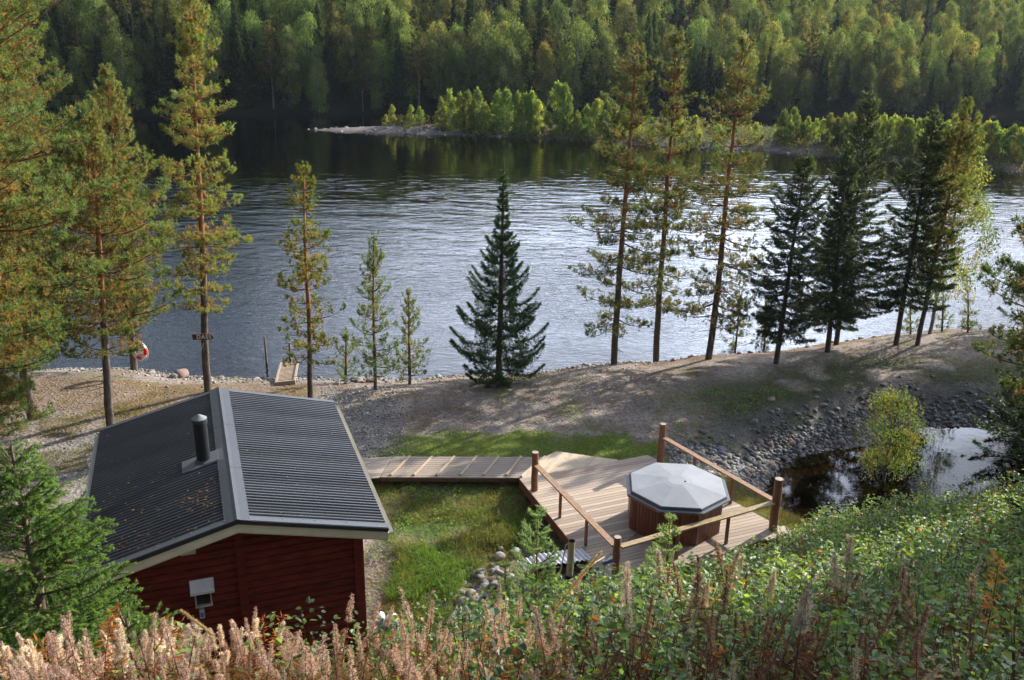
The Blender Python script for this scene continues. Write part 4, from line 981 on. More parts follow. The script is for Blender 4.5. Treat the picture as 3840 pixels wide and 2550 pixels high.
# ------------------------------------------------------------------ trees
GRN = np.array([.055, .10, .035]); GRN2 = np.array([.11, .17, .05]); ORG = np.array([.27, .155, .065]); YEL = np.array([.32, .24, .04]); BLU = np.array([.05, .10, .055])
def trunk_curve(rng, H, lean, r0, n=14, wob=.012):
    t = np.linspace(0, 1, n); wx = np.cumsum(rng.normal(0, wob, n)) * H / n * 2; wy = np.cumsum(rng.normal(0, wob, n)) * H / n * 2
    wx -= wx[-1] * t; wy -= wy[-1] * t
    P = np.c_[lean[0] * t + wx, lean[1] * t + wy, H * t]; P[0, 2] = -.25
    return P, r0 * (1 - t) ** .75 * .93 + .012
def interp_curve(P, z): return np.array([np.interp(z, P[:, 2], P[:, 0]), np.interp(z, P[:, 2], P[:, 1]), z])
BK_LO, BK_HI = np.array([.12, .10, .085]), np.array([.30, .135, .06])
def make_pine(rng, H, lean=(0, 0), r0=.12, cb=.3, R=1.6, prof=None, gap=.42, nbr=5, dens=60, tl=.12, tw=.022, tk=7, orange=.5, top_up=50, low_up=-8, sparse=0.0, dead=5, green=GRN2, sidew=.42, bend=.18, orange_c=ORG, taper=None):
    P, Rr = trunk_curve(rng, H, lean, r0)
    tt = np.linspace(0, 1, len(P)); bc = BK_LO + (BK_HI - BK_LO) * sstep(.22, .5, tt)[:, None]
    wood = tube(P, Rr, 9, bc, cap=False)
    prof = prof or [(0, .75), (.2, 1), (.5, .8), (.8, .5), (1, .12)]
    px_, py_ = zip(*prof); tp, td, tc_ = [], [], []
    z = cb * H
    while z < H * .985:
        f = (z - cb * H) / (H * (1 - cb)); el = math.radians(low_up + (top_up - low_up) * f ** 1.6)
        nb_ = max(3, int(round(nbr * rng.uniform(.7, 1.25) * (1 if f < .85 else .8)))); a0 = rng.uniform(0, 6.28)
        for k in range(nb_):
            if rng.random() < sparse: continue
            az = a0 + k * 2 * math.pi / nb_ + rng.normal(0, .22); L = R * np.interp(f, px_, py_) * rng.uniform(.5, 1.25)
            if L < .08: L = .08
            s = interp_curve(P, z + rng.normal(0, .05)); out = np.array([math.cos(az), math.sin(az), 0]); e = el + rng.normal(0, .12)
            t = np.linspace(0, 1, 6)[:, None]
            Q = s + out * L * t * math.cos(e) + cz * (L * t * math.sin(e) + L * bend * t ** 2 - L * .06 * np.sin(t * math.pi))
            wood += tube(Q, (.010 + .014 * L / 1.5) * (1 - np.linspace(0, .85, 6)), 4, bc[min(int(z / H * 13), 13)] * .8, cap=False)
            n = max(4, int(dens * L)); cl_ = rng.integers(0, max(2, n // 5), n); side = np.array([-out[1], out[0], 0])
            ti = (rng.uniform(.15, 1.0, n) ** .75)[cl_] + rng.normal(0, .035 / max(L, .3), n); sd = np.clip(rng.uniform(-1, 1, n)[cl_] + rng.normal(0, .09, n), -1.1, 1.1)
            wdt = sidew * L * np.clip(np.sin(np.clip(ti, 0, 1) * math.pi * .85 + .25), .1, 1)
            base = s + out * (L * ti * math.cos(e))[:, None] + cz * (L * ti * math.sin(e) + L * bend * ti ** 2)[:, None]
            p = base + side * (sd * wdt)[:, None] + cz * (rng.normal(.03, .05, n) + .05 * np.abs(sd))[:, None] - out * (np.abs(sd) * wdt * .35)[:, None]
            tp.append(p); td.append(unit(out * .6 + side * (sd * .6)[:, None] + cz * .55 + rng.normal(0, .15, (n, 3))))
            q = np.clip((1.05 - ti) * 1.3 - .15 + rng.normal(0, .28, n), 0, 1) * orange * 2; q = (rng.random(n) < q).astype(float)[:, None] * rng.uniform(.55, 1, (n, 1))
            tc_.append(green * (1 - q) + orange_c * q)
            # some twigs
            for m_ in range(0, n, 7): wood.append((np.array([base[m_] - .01 * out, base[m_] + .012 * cz, p[m_]]), np.array([[0, 1, 2]]), bc[5] * .7))
        z += gap * rng.uniform(.55, 1.45) * (1 if f < .7 else .75)
    for k in range(dead):     # dead stubs under the crown
        zz = rng.uniform(.35 * cb, cb) * H; s = interp_curve(P, zz); az = rng.uniform(0, 6.28); L = rng.uniform(.2, .8)
        wood += tube([s, s + np.array([math.cos(az) * L, math.sin(az) * L, rng.uniform(-.2, .1)])], [.012, .004], 4, (.18, .14, .11), cap=False)
    tp.append(np.tile(P[-1], (12, 1)) + rng.normal(0, .03, (12, 3)) - cz * rng.uniform(0, .3, (12, 1))); td.append(np.tile(cz, (12, 1))); tc_.append(np.tile(green, (12, 1)))
    tp, td, tc_ = np.concatenate(tp), np.concatenate(td), np.concatenate(tc_)
    return wood, [blades(rng, tp, td, tk, tl, tw, tc_, .75, .25)]
def make_spruce(rng, H, lean=(0, 0), r0=.1, cb=.05, R=1.3, gap=.2, nbr=7, dens=70, tl=.12, tw=.022, tk=5, col=np.array([.03, .062, .022]), tipc=np.array([.06, .10, .03]), ragged=.15, powr=.85, low_up=-18, top_up=35, curl=.22, minr=.08, prof=None):
    P, Rr = trunk_curve(rng, H, lean, r0, wob=.006); wood = tube(P, Rr, 8, (.11, .085, .07), cap=False); tp, td, tc_ = [], [], []; z = cb * H
    while z < H * .97:
        f = (z - cb * H) / (H * (1 - cb)); el = math.radians(low_up + (top_up - low_up) * f)
        nb_ = max(3, int(round(nbr * (1 - .45 * f)))); a0 = rng.uniform(0, 6.28)
        pr_ = np.interp(f, *zip(*prof)) if prof else (1 - f) ** powr
        for k in range(nb_):
            az = a0 + k * 6.283 / nb_ + rng.normal(0, .2); L = max(minr, R * pr_ * rng.uniform(1 - 2.4 * ragged, 1 + 1.3 * ragged))
            s = interp_curve(P, z + rng.normal(0, .04)); out = np.array([math.cos(az), math.sin(az), 0]); e = el + rng.normal(0, .07); side = np.array([-out[1], out[0], 0])
            t = np.linspace(0, 1, 5)[:, None]; zf = lambda t: L * t * math.sin(e) - L * .10 * np.sin(np.clip(t, 0, 1) * math.pi) + L * curl * np.clip(t, 0, 1) ** 3
            wood += tube(s + out * L * t * math.cos(e) + cz * zf(t), (.006 + .008 * L) * (1 - np.linspace(0, .8, 5)), 3, (.12, .09, .07), cap=False)
            n = max(5, int(dens * L)); ti = rng.uniform(.08, 1.02, n) ** .75; sd = rng.uniform(-1, 1, n)
            wdt = (.06 + .36 * L * (1.02 - ti)) * rng.uniform(.6, 1.1, n)
            p = s + out * (L * ti * math.cos(e))[:, None] + cz * zf(ti)[:, None] + side * (sd * wdt)[:, None] + out * (np.abs(sd) * wdt * .5)[:, None] - cz * (np.abs(sd) * wdt * .28 + rng.uniform(0, .05, n))[:, None]
            tp.append(p); td.append(unit(out * .8 + side * (sd * .9)[:, None] + cz * rng.uniform(-.55, .1, (n, 1))))
            q = (sstep(.6, 1, ti) * (rng.random(n) < .6))[:, None]; tc_.append(col * (1 - q) + tipc * q)
        z += gap * rng.uniform(.8, 1.2) * (1 - .35 * f)
    tp.append(P[-1] - cz * rng.uniform(0, .5, (14, 1)) + rng.normal(0, .015, (14, 3))); td.append(np.tile(cz, (14, 1))); tc_.append(np.tile(tipc, (14, 1)))
    return wood, [blades(rng, np.concatenate(tp), np.concatenate(td), tk, tl, tw, np.concatenate(tc_), .55, .25)]
def make_broadleaf(rng, H, R, cb=.25, nl=26, npl=60, ls=.3, cols=((.16, .19, .04),), r0=.09, bark=(.42, .40, .36), droop=.5, lobe=.32, shape=None, lean=(0, 0), brn=True, lw=.6):
    P, Rr = trunk_curve(rng, H * .96, lean, r0); bc = np.tile(bark, (len(P), 1)) * rng.uniform(.6, 1.1, (len(P), 1)); wood = tube(P, Rr, 7, bc, cap=False)
    shape = shape or [(0, .45), (.25, .95), (.5, 1), (.75, .7), (1, .18)]
    lp, ld, lc = [], [], []
    for i in range(nl):
        f = (i + rng.random()) / nl; z = H * (cb + (1 - cb) * f * .97); r = R * np.interp(f, *zip(*shape)) * math.sqrt(rng.uniform(.15, 1)); az = rng.uniform(0, 6.28)
        c = interp_curve(P, z) + np.array([r * math.cos(az), r * math.sin(az), 0]); lr = R * lobe * rng.uniform(.7, 1.3)
        if brn and r > .15 * R:
            s = interp_curve(P, max(z - r * .9, H * cb * .7)); wood += tube([s, (s + c) / 2 + cz * .08 * r, c], [.012 * H / 6 + .006, .01, .005], 3, np.array(bark) * .6, cap=False)
        n = npl; v = unit(rng.normal(0, 1, (n, 3))) * (rng.random((n, 1)) ** .45) * lr * [1, 1, 1.35]; p = c + v; p[:, 2] -= np.maximum(0, np.linalg.norm(v[:, :2], axis=1)) * droop * .8
        lp.append(p); ld.append(unit(np.c_[v[:, :2] / lr * .7, -droop + rng.normal(0, .6, n)])); cc = np.array(cols[rng.integers(0, len(cols))]); lc.append(np.tile(cc, (n, 1)) * rng.uniform(.8, 1.2))
    lp, ld, lc = map(np.concatenate, (lp, ld, lc)); n = len(lp)
    return wood, [leaves(rng, lp, ld, np.full(n, ls), np.full(n, ls * lw), lc, .25)]
def add_tree(name, wood, crown, lab, cat, loc, group=None, mcrown=None, rz=0, trunk_mat=None):
    r_ = empty(name, loc, rz, label=lab, cat=cat, group=group)
    build("trunk", wood, trunk_mat or M_bark, r_, smooth=True); build("crown", crown, mcrown or M_needle, r_); return r_
def place(base, top, zg=None, dz=0.0):
    """ground point under the pixel where a trunk starts, and the tree's height and lean from where its top is seen"""
    p = at(*base, -.6)
    for _ in range(8): p = at(*base, hz(p[0], p[1]))
    q = aty(*top, p[1] + dz); return p, q[2] - p[2], q[0] - p[0]

R0 = np.random.default_rng(2024)
def RN(i): return np.random.default_rng(900 + i)
# tall pine with the sign
p, h, dx = place((480, 905), (436, -18)); w_, c_ = make_pine(RN(1), h, (dx, 0), .12, cb=.24, R=1.3, prof=[(0, .75), (.1, .95), (.3, 1.0), (.5, .92), (.65, .82), (.8, .62), (.93, .40), (1, .12)], gap=.50, nbr=6, dens=60, orange=.46, green=np.array([.14, .20, .06]), low_up=-14)
add_tree("pine_tree", w_, c_, "tall slender orange-tinged pine carrying the DASS sign behind the cabin", "pine tree", p)
PA = p
p, h, dx = place((715, 920), (700, 384)); w_, c_ = make_pine(RN(2), h, (dx, 0), .085, cb=.20, R=1.15, prof=[(0, 1.1), (.12, 1.0), (.3, .8), (.6, .62), (.85, .4), (1, .1)], gap=.38, nbr=5, dens=50, orange=.34, orange_c=np.array([.40, .28, .05]), green=np.array([.12, .17, .045]), tl=.11)
add_tree("pine_tree", w_, c_, "young yellow-green pine standing alone on gravel right of the cabin ridge", "pine tree", p)
for i, (b, t, lab, R_, hf) in enumerate([((865, 898), (862, 545), "tallest of the three small light green pines by the near shore", .95, 1), ((945, 885), (942, 672), "small yellowish pine, rightmost of the three by the near shore", .78, 1), ((797, 880), (798, 770), "lowest bushy pine, leftmost of the three by the near shore", .55, 1)]):
    p, h, dx = place(b, t); w_, c_ = make_pine(RN(3 + i), h, (dx, 0), .05, cb=.08, R=R_, prof=[(0, 1), (.3, .85), (.6, .62), (.85, .4), (1, .1)], gap=.36, nbr=5, dens=58, orange=.12 + .15 * (i == 1), orange_c=YEL, green=np.array([.11, .17, .065]), top_up=62, low_up=5, tl=.10, tw=.016, sidew=.3, dead=0, bend=.28)
    add_tree("young_pine", w_, c_, lab, "pine tree", p, "small pines by the near shore")
# lone dark spruce
p, h, dx = place((1150, 878), (1163, 362)); w_, c_ = make_spruce(RN(7), h, (dx, 0), .11, cb=.055, R=1.55, gap=.36, nbr=8, dens=200, col=np.array([.028, .068, .022]), tipc=np.array([.045, .10, .03]), curl=.34, low_up=-12, top_up=38, powr=.8, prof=[(0, .86), (.08, 1), (.3, .76), (.5, .49), (.64, .27), (.74, .13), (.85, .07), (1, .025)], minr=.05, tw=.017, tl=.095)
add_tree("spruce_tree", w_, c_, "dark green spruce with upswept tips, alone at the centre of the shore", "spruce tree", p)
# three tall pines
for i, (b, t, lab, R_, cb_) in enumerate([((1416, 840), (1470, 74), "leftmost of the three tall thin pines on the right shore", 1.75, .15), ((1512, 832), (1560, 75), "middle one of the three tall thin pines on the right shore", 1.45, .2), ((1631, 828), (1714, 88), "rightmost of the three tall thin pines, with reddish upper trunk", 1.85, .16)]):
    p, h, dx = place(b, t); w_, c_ = make_pine(RN(10 + i), h, (dx, 0), .125, cb=cb_, R=R_, prof=[(0, .85), (.1, .9), (.3, 1.0), (.45, .85), (.6, .80), (.75, .62), (.9, .40), (1, .12)], gap=.50, nbr=6, dens=68, orange=.26, orange_c=np.array([.24, .14, .055]), green=np.array([.08, .115, .045]), sparse=.15, low_up=-18, dead=14, tl=.115)
    add_tree("pine_tree", w_, c_, lab, "pine tree", p, "tall pines on the right shore")
# small pines among them
for i, (b, t, lab, R_) in enumerate([((1695, 806), (1708, 680), "small yellowish pine left of the dark spruces at the water", .65), ((1763, 800), (1765, 703), "smallest pine by the water between yellowish pine and dark spruce", .5), ((2232, 766), (2232, 665), "thin young pine by the water at the right end of the shore", .5), ((2100, 770), (2098, 690), "thin sapling standing between the dark spruce trunks", .45), ((2172, 764), (2175, 655), "slim sapling right of the birch trunk at the water", .45)]):
    p, h, dx = place(b, t); w_, c_ = make_pine(RN(20 + i), h, (dx, 0), .035, cb=.08, R=R_, prof=[(0, 1), (.5, .7), (1, .12)], gap=.34, nbr=5, dens=50, orange=.25 if i == 0 else .1, orange_c=YEL, green=np.array([.10, .15, .055]), top_up=60, low_up=5, tl=.10, tw=.016, sidew=.3, dead=0)
    add_tree("young_pine", w_, c_, lab, "pine tree", p, "saplings along the right shore")
# dark spruces on the right shore
SPR_ = [((1790, 838), (1862, 345), "leftmost dark spruce on the right shore, standing clear of the others", 1.5, .17), ((1928, 795), (2012, 192), "tallest dark spruce in the right shore group", 1.65, .12), ((1908, 812), (1958, 330), "slimmer spruce just in front of the tallest spruce", 1.2, .2),
        ((2065, 795), (2162, 236), "dark spruce with a leaning trunk right of the tallest spruce", 1.5, .2)]
for i, (b, t, lab, R_, cb_) in enumerate(SPR_):
    p, h, dx = place(b, t); w_, c_ = make_spruce(RN(30 + i), h, (dx, 0), .10, cb=cb_, R=R_, gap=.26, nbr=8, dens=135, tl=.10, tw=.019, col=np.array([.03, .05, .024]), tipc=np.array([.085, .12, .04]), curl=.12, low_up=-22, top_up=30, ragged=.25, prof=[(0, .7), (.1, .95), (.25, .92), (.5, .62), (.75, .48), (.9, .22), (1, .06)])
    add_tree("spruce_tree", w_, c_, lab, "spruce tree", p, "dark spruces on the right shore")
p, h, dx = place((2114, 795), (2232, 236)); w_, c_ = make_pine(RN(36), h, (dx, 0), .085, cb=.3, R=1.15, gap=.38, nbr=6, dens=60, orange=.3, orange_c=np.array([.28, .18, .05]), green=np.array([.10, .145, .045]), prof=[(0, .5), (.3, .9), (.6, .9), (.85, .6), (1, .12)], top_up=60)
add_tree("pine_tree", w_, c_, "leaning orange-tinged pine behind the rightmost dark spruce", "pine tree", p)
p, h, dx = place((2142, 770), (2235, 330)); w_, c_ = make_broadleaf(RN(37), h, 1.55, cb=.25, nl=72, npl=85, ls=.11, cols=[(.10, .15, .04), (.12, .165, .04), (.17, .17, .045), (.085, .13, .035)], r0=.07, lean=(dx, 0), droop=.7, lobe=.26, bark=(.3, .27, .24), shape=[(0, .6), (.25, 1), (.6, 1), (.85, .5), (1, .15)])
add_tree("birch_tree", w_, c_, "yellow-green birch leaning at the right end of the tree row", "birch tree", p, mcrown=M_leaf)

# left pines
LP = [((255, 985), (205, 250), "orange and green pine with bare reddish lower trunk left of the cabin", .12, .27, 2.1, 51), ((310, 852), (243, 163), "pine at the shore carrying the lifebuoy, its green top highest of the left group", .13, .20, 2.0, 52)]
for b, t, lab, r0_, cb_, R_, sd_i in LP:
    p, h, dx = place(b, t); w_, c_ = make_pine(RN(sd_i), h, (dx, 0), r0_, cb=cb_, R=R_, gap=.40, nbr=6, dens=74, orange=.5, green=np.array([.11, .175, .06]), low_up=-5, top_up=62, bend=.25, prof=[(0, .7), (.15, 1), (.45, .85), (.7, .55), (.88, .3), (1, .1)])
    add_tree("pine_tree", w_, c_, lab, "pine tree", p, "pines left of the cabin")
for (x_, y_, h, R_, cb_, lab, sd_i) in [(-14.3, 24.6, 12.2, 2.3, .2, "slim pine in the left mass just behind the large old pine's crown", 59), (-12.1, 19.0, 13.8, 3.0, .30, "large old pine at the left edge with flaking orange bark", 55), (-16.2, 26.5, 12.5, 2.8, .15, "broad orange-tinged pine filling the left edge behind the large old pine", 56), (-19.5, 30.5, 12, 2.6, .12, "far left pine standing deepest toward the shore", 57), (-14.6, 22.2, 9.0, 2.3, .12, "lower bushy pine at the left edge between the taller ones", 58)]:
    w_, c_ = make_pine(RN(sd_i), h, (-.5 if sd_i == 55 else .2, 0), .19 if sd_i == 55 else .14, cb=cb_, R=R_, gap=.38, nbr=8, dens=92, orange=.58, green=np.array([.11, .17, .06]), low_up=-12, top_up=45, tl=.12, tw=.02, tk=7, prof=[(0, .8), (.15, 1), (.5, 1), (.75, .9), (.9, .6), (1, .2)])
    add_tree("pine_tree", w_, c_, lab, "pine tree", (x_, y_, hz(x_, y_)), "pines left of the cabin")
# right edge pines and spruce, partly beyond the picture
for (x_, y_, h, R_, cb_, kind, lab, sd_i) in [(12.45, 19.2, 12.5, 1.75, .22, 'p', "dark pine at the right edge reaching branches into the picture", 61), (16.1, 24.4, 8.0, 2.5, .03, 's', "dark spruce overhanging the pond at the right edge", 62), (23.4, 36.6, 12.5, 2.3, .05, 's', "tall spruce at the right end of the near shore", 63), (26.2, 38.0, 12.5, 2.3, .05, 's', "spruce beside the path at the right edge", 64), (20.5, 24.5, 9, 2.5, .08, 'p', "pine farthest right behind the pond", 65), (8.3, 9.3, 11.0, 1.9, .05, 's', "spruce on the slope beside the camera", 66), (9.7, 11.8, 11.0, 2.0, .05, 's', "tall spruce on the slope right of the leafy bushes", 67), (13.0, 14.6, 10.5, 2.2, .08, 'p', "pine on the slope right of the leafy bushes", 68)]:
    if kind == 'p': w_, c_ = make_pine(RN(sd_i), h, (-.3, 0), .15, cb=cb_, R=R_, gap=.40, nbr=7, dens=85, orange=.25, green=np.array([.05, .085, .03]), low_up=-12, top_up=50)
    else: w_, c_ = make_spruce(RN(sd_i), h, (0, 0), .13, cb=cb_, R=R_, gap=.26, nbr=8, dens=85, col=np.array([.025, .05, .022]), tipc=np.array([.045, .08, .03]))
    add_tree("pine_tree" if kind == 'p' else "spruce_tree", w_, c_, lab, "pine tree" if kind == 'p' else "spruce tree", (x_, y_, hz(x_, y_)), "trees at the right edge")

# rowan with red berries by the pond
p = at(2038, 1106, -1.25); h = aty(2040, 900, p[1])[2] + 1.25; rw = RN(70)
w_, c_ = make_broadleaf(rw, h, .98, cb=.12, nl=80, npl=75, ls=.08, cols=[(.10, .16, .045), (.14, .18, .05), (.08, .135, .04), (.18, .17, .05)], r0=.035, bark=(.2, .17, .14), droop=.35, lobe=.24, lw=.34, shape=[(0, .6), (.3, 1), (.6, .95), (.85, .7), (1, .25)])
t_ = add_tree("rowan_bush", w_, c_, "yellow-green rowan bush with red berries beside the pond", "bush", p, mcrown=M_leaf)
bl = []
V0, F0 = SMALL
for k in range(34):
    f = rw.random(); r_ = .8 * rw.random() ** .4; a_ = rw.uniform(0, 6.28); c0 = np.array([r_ * math.cos(a_), r_ * math.sin(a_), h * (.2 + .75 * f)])
    bl = [(V0 * .014 + c0 + rw.normal(0, .012, 3), F0, (.50, .03, .015)) for j in range(10)]
    build("berry_cluster", bl, M_plastic, t_)

# small pines in front of the deck: shoots with bottle-brush needles
def make_young(rng, H, R, gap, shoots=5):
    tp, td, wood = [], [], []; wood += tube([[0, 0, -.15], [.01, .01, H * .5], [0, 0, H]], [.03, .02, .006], 8, (.22, .13, .07), cap=False)
    def brush(a, b, n):
        t = rng.random((n, 1)); tp.append(a + (b - a) * t); d = unit(b - a); td.append(unit(unit(rng.normal(0, 1, (n, 3))) + d * .75))
    z = .18 * H
    while z < H:
        f = z / H; nb_ = shoots; a0 = rng.uniform(0, 6.28)
        for k in range(nb_):
            az = a0 + k * 6.283 / nb_ + rng.normal(0, .2); L = R * (1.08 - f) ** .75 * rng.uniform(.75, 1.15); out = np.array([math.cos(az), math.sin(az), 0]); s = np.array([0, 0, z]); side = np.array([-out[1], out[0], 0])
            P_ = [s + out * L * t + cz * (L * (.55 * t ** 1.7 + .12 * t)) for t in np.linspace(0, 1, 5)]
            wood += tube(P_, [.010, .009, .007, .006, .004], 5, (.25, .17, .09), cap=False)
            for i in range(1, 4): brush(P_[i], P_[i + 1], int(95 * L))
            for q in (.5, .75):
                for sg in (-1, 1):
                    b0 = s + out * L * q + cz * (L * (.55 * q ** 1.7 + .12 * q)); b1 = b0 + out * L * .2 + side * sg * L * .3 + cz * L * .22; wood += tube([b0, b1], [.006, .003], 4, (.25, .18, .1), cap=False); brush(b0, b1, int(85 * L))
        z += gap * rng.uniform(.85, 1.1)
    brush(np.array([0, 0, H * .75]), np.array([0, 0, H]), 170)
    tp, td = np.concatenate(tp), np.concatenate(td); c = np.array([.20, .31, .17])
    return wood, [blades(rng, tp, td, 3, .064, .008, c, .12, .3)]
for i, (b, t, lab, yy, R_) in enumerate([((1236, 1480), (1240, 1180), "nearer young blue-green pine before the stove shelter", 13.9, .75), ((1540, 1420), (1546, 1192), "young blue-green pine in front of the near handrail", 14.6, .55), ((1185, 1500), (1165, 1300), "bushy low pine behind the fireweed left of the nearer young pine", 13.6, .42)]):
    q = aty(*t, yy); g0 = hz(q[0], yy); w_, c_ = make_young(RN(80 + i), q[2] - g0, R_, .34, 5)
    add_tree("young_pine", w_, c_, lab, "pine tree", (q[0], yy, g0), "young pines below the deck")

# foreground spruce, bottom left
def make_near_spruce(rng, H, R, dens=300):
    wood = tube([[0, 0, -.3], [0, 0, H]], [.09, .01], 8, (.14, .10, .08), cap=False); tp, td, tcx = [], [], []
    z = .1
    while z < H * .97:
        f = z / H
        for k in range(6):
            az = rng.uniform(0, 6.28); L = R * (1 - f) ** .8 * rng.uniform(.7, 1.1) + .1; out = np.array([math.cos(az), math.sin(az), 0]); side = np.array([-out[1], out[0], 0]); e = math.radians(-8 + 45 * f)
            pos = lambda t: np.array([0, 0, z]) + out * L * t * math.cos(e) + cz * (L * t * math.sin(e) + L * .18 * t * t)
            wood += tube([pos(t) for t in (0, .3, .6, 1)], [.014, .01, .007, .003], 4, (.20, .15, .09), cap=False)
            nt_ = int(11 * L) + 3
            for j in range(nt_):
                t = .1 + .9 * (j + rng.random()) / nt_; a = pos(t); sg = 1 if j % 2 else -1; l2 = (.5 * L * (1.05 - t) + .08) * rng.uniform(.7, 1.1)
                b = a + unit(out * .75 + side * sg * rng.uniform(.5, .9) + cz * rng.uniform(-.15, .35)) * l2
                wood.append((np.array([a - cz * .003, a + cz * .003, b]), np.array([[0, 1, 2]]), (.25, .2, .1)))
                n = max(6, int(dens * l2)); s_ = rng.random((n, 1)); tp.append(a + (b - a) * s_); d = unit(b - a); td.append(unit(unit(rng.normal(0, 1, (n, 3)) * [1, 1, .7]) * .8 + d * .8))
                q = s_ > .6; tcx.append(np.where(q, np.array([[.17, .29, .08]]), np.array([[.10, .19, .055]])))
            n = int(dens * L * .5); s_ = rng.random(n); tp.append(np.array([pos(t) for t in s_])); td.append(unit(rng.normal(0, 1, (n, 3)) + out)); tcx.append(np.tile([.075, .15, .045], (n, 1)))
        z += .10
    tp, td, tcx = map(np.concatenate, (tp, td, tcx)); return wood, [blades(rng, tp, td, 2, .034, .0065, tcx, .15, .3)]
for i, (px, py, yy, R_, lab) in enumerate([(25, 1030, 7.8, 1.45, "bright green young spruce in the bottom left corner"), (290, 1425, 6.6, .75, "small spruce top poking up in front of the cabin wall")]):
    q = aty(px, py, yy); g0 = hz(q[0], yy); w_, c_ = make_near_spruce(RN(90 + i), q[2] - g0, R_, 430 if i == 0 else 400)
    add_tree("young_spruce", w_, c_, lab, "spruce tree", (q[0], yy, g0))

# ------------------------------------------------------------------ slope plants: fireweed
rf = np.random.default_rng(404)
def make_fireweed(rng, kind):
    H = rng.uniform(1.0, 1.35); bend = rng.normal(0, .06, 2); b3_ = rng.normal(0, .05, 2); pos = lambda t: np.array([bend[0] * t * t + b3_[0] * t ** 4, bend[1] * t * t + b3_[1] * t ** 4, H * t])
    stemc = (.20, .10, .07) if kind != 'green' else (.16, .17, .06)
    stem = tube([pos(t) for t in np.linspace(0, 1, 8)], np.linspace(.0065, .0025, 8), 5, stemc, cap=False)
    P, D, C, seed = [], [], [], []
    sp0 = rng.uniform(.66, .82)
    if kind in ('fluff', 'brown', 'grey'):
        n = 210; t = rng.uniform(sp0, 1, n); r = .027 * np.clip((1.04 - t) / (1 - sp0) + .22, .25, 1) * (1.15 if kind != 'brown' else .8)
        a = rng.uniform(0, 6.28, n); base = np.array([pos(x) for x in t]); out = np.c_[np.cos(a), np.sin(a), rng.uniform(.2, 1.0, n)]
        cc = {'fluff': [(.60, .47, .45), (.52, .37, .35), (.70, .62, .60), (.40, .24, .21)], 'brown': [(.22, .14, .11), (.28, .19, .15), (.16, .10, .075)], 'grey': [(.40, .36, .33), (.30, .26, .24), (.50, .46, .43)]}[kind]
        # thin curled pods
        L = r * 1.5
        Cc = np.array(cc)[rng.integers(0, len(cc), n)]
        seed.append(leaves(rng, base, out, L, np.full(n, .006), Cc, .25, fold=.6))
        tip = base + unit(out) * (L * .8)[:, None]; seed.append(leaves(rng, tip, np.c_[rng.normal(0, 1, (n, 2)), -rng.uniform(.2, 1.2, n)], np.full(n, .022), np.full(n, .004), Cc * 1.1, .25))
        # hair tufts
        m = 170 if kind != 'brown' else 50; t = rng.uniform(sp0 + .02, 1, m); a = rng.uniform(0, 6.28, m); rr_ = .023 * np.clip((1.05 - t) / (1 - sp0) + .3, .3, 1) * rng.uniform(.3, 1.1, m)
        q = np.array([pos(x) for x in t]) + np.c_[np.cos(a) * rr_, np.sin(a) * rr_, np.zeros(m)]
        hc = (.82, .76, .73) if kind == 'fluff' else ((.56, .53, .50) if kind == 'grey' else (.5, .38, .32))
        seed.append(blades(rng, q, unit(rng.normal(0, 1, (m, 3))), 6, .020, .0035, np.array(hc), 1.2, .2))
        # loose tufts of seed hair hanging on
        for _ in range(int(rng.integers(2, 7)) if kind != 'brown' else 2):
            tq = pos(rng.uniform(sp0, 1)) + rng.normal(0, .022, 3); seed.append(blades(rng, np.tile(tq, (10, 1)) + rng.normal(0, .009, (10, 3)), unit(rng.normal(0, 1, (10, 3))), 6, .022, .004, np.array(hc) * 1.08, 1.2, .15))
    # leaves below
    n = 70; t = rng.uniform(.15, sp0 if kind != 'green' else .98, n); a = rng.uniform(0, 6.28, n)
    cols = {'fluff': [(.17, .10, .07), (.24, .14, .10), (.13, .15, .05), (.26, .10, .05)], 'grey': [(.12, .07, .05), (.09, .055, .045), (.2, .1, .06)], 'brown': [(.14, .07, .045), (.10, .06, .04)], 'orange': [(.45, .15, .04), (.42, .22, .05), (.36, .09, .035), (.25, .12, .06)], 'green': [(.14, .24, .05), (.2, .28, .06)]}[kind]
    if kind == 'orange': n = 90; t = rng.uniform(.3, 1, n); a = rng.uniform(0, 6.28, n)
    base = np.array([pos(x) for x in t]); out = np.c_[np.cos(a), np.sin(a), rng.uniform(-.9, .5, n) if kind != 'orange' else rng.uniform(-.3, .8, n)]
    lf = leaves(rng, base, out, np.full(n, .095), np.full(n, .016), np.array(cols)[rng.integers(0, len(cols), n)], .3, fold=.4)
    return stem, lf, seed
FWP = {}
for kind, num in (('fluff', 11), ('grey', 6), ('brown', 7), ('orange', 4), ('green', 1)):
    FWP[kind] = [make_fireweed(RN(200 + len(kind) * 31 + i * 7), kind) for i in range(num)]
FWO = {}
def fireweed(x, y, kind, s, lab, grp):
    lab = ("tall " if s > .9 else "short " if s < .72 else "") + lab; grp = "fireweed plants on the slope"
    i = rf.integers(0, len(FWP[kind])); key = (kind, int(i))
    if key not in FWO:
        st, lf, sd_ = FWP[kind][i]; r_ = empty("fireweed_plant", (0, 0, 0)); build("stem", st, M_dry, r_); build("leaves", [lf], M_dry if kind != 'green' else M_leaf, r_)
        if sd_: build("seed_head", sd_, M_dry, r_)
        FWO[key] = r_
    else: r_ = copy_tree(FWO[key])
    r_.location = (x, y, hz(x, y) - .03); sx_ = s * rf.uniform(.85, 1.4); tw_ = .22 if rf.random() < .10 else .05; r_.scale = (sx_, sx_, s); r_.rotation_euler = (rf.normal(0, tw_), rf.normal(0, tw_), rf.uniform(0, 6.28)); tag(r_, lab, "fireweed", grp)
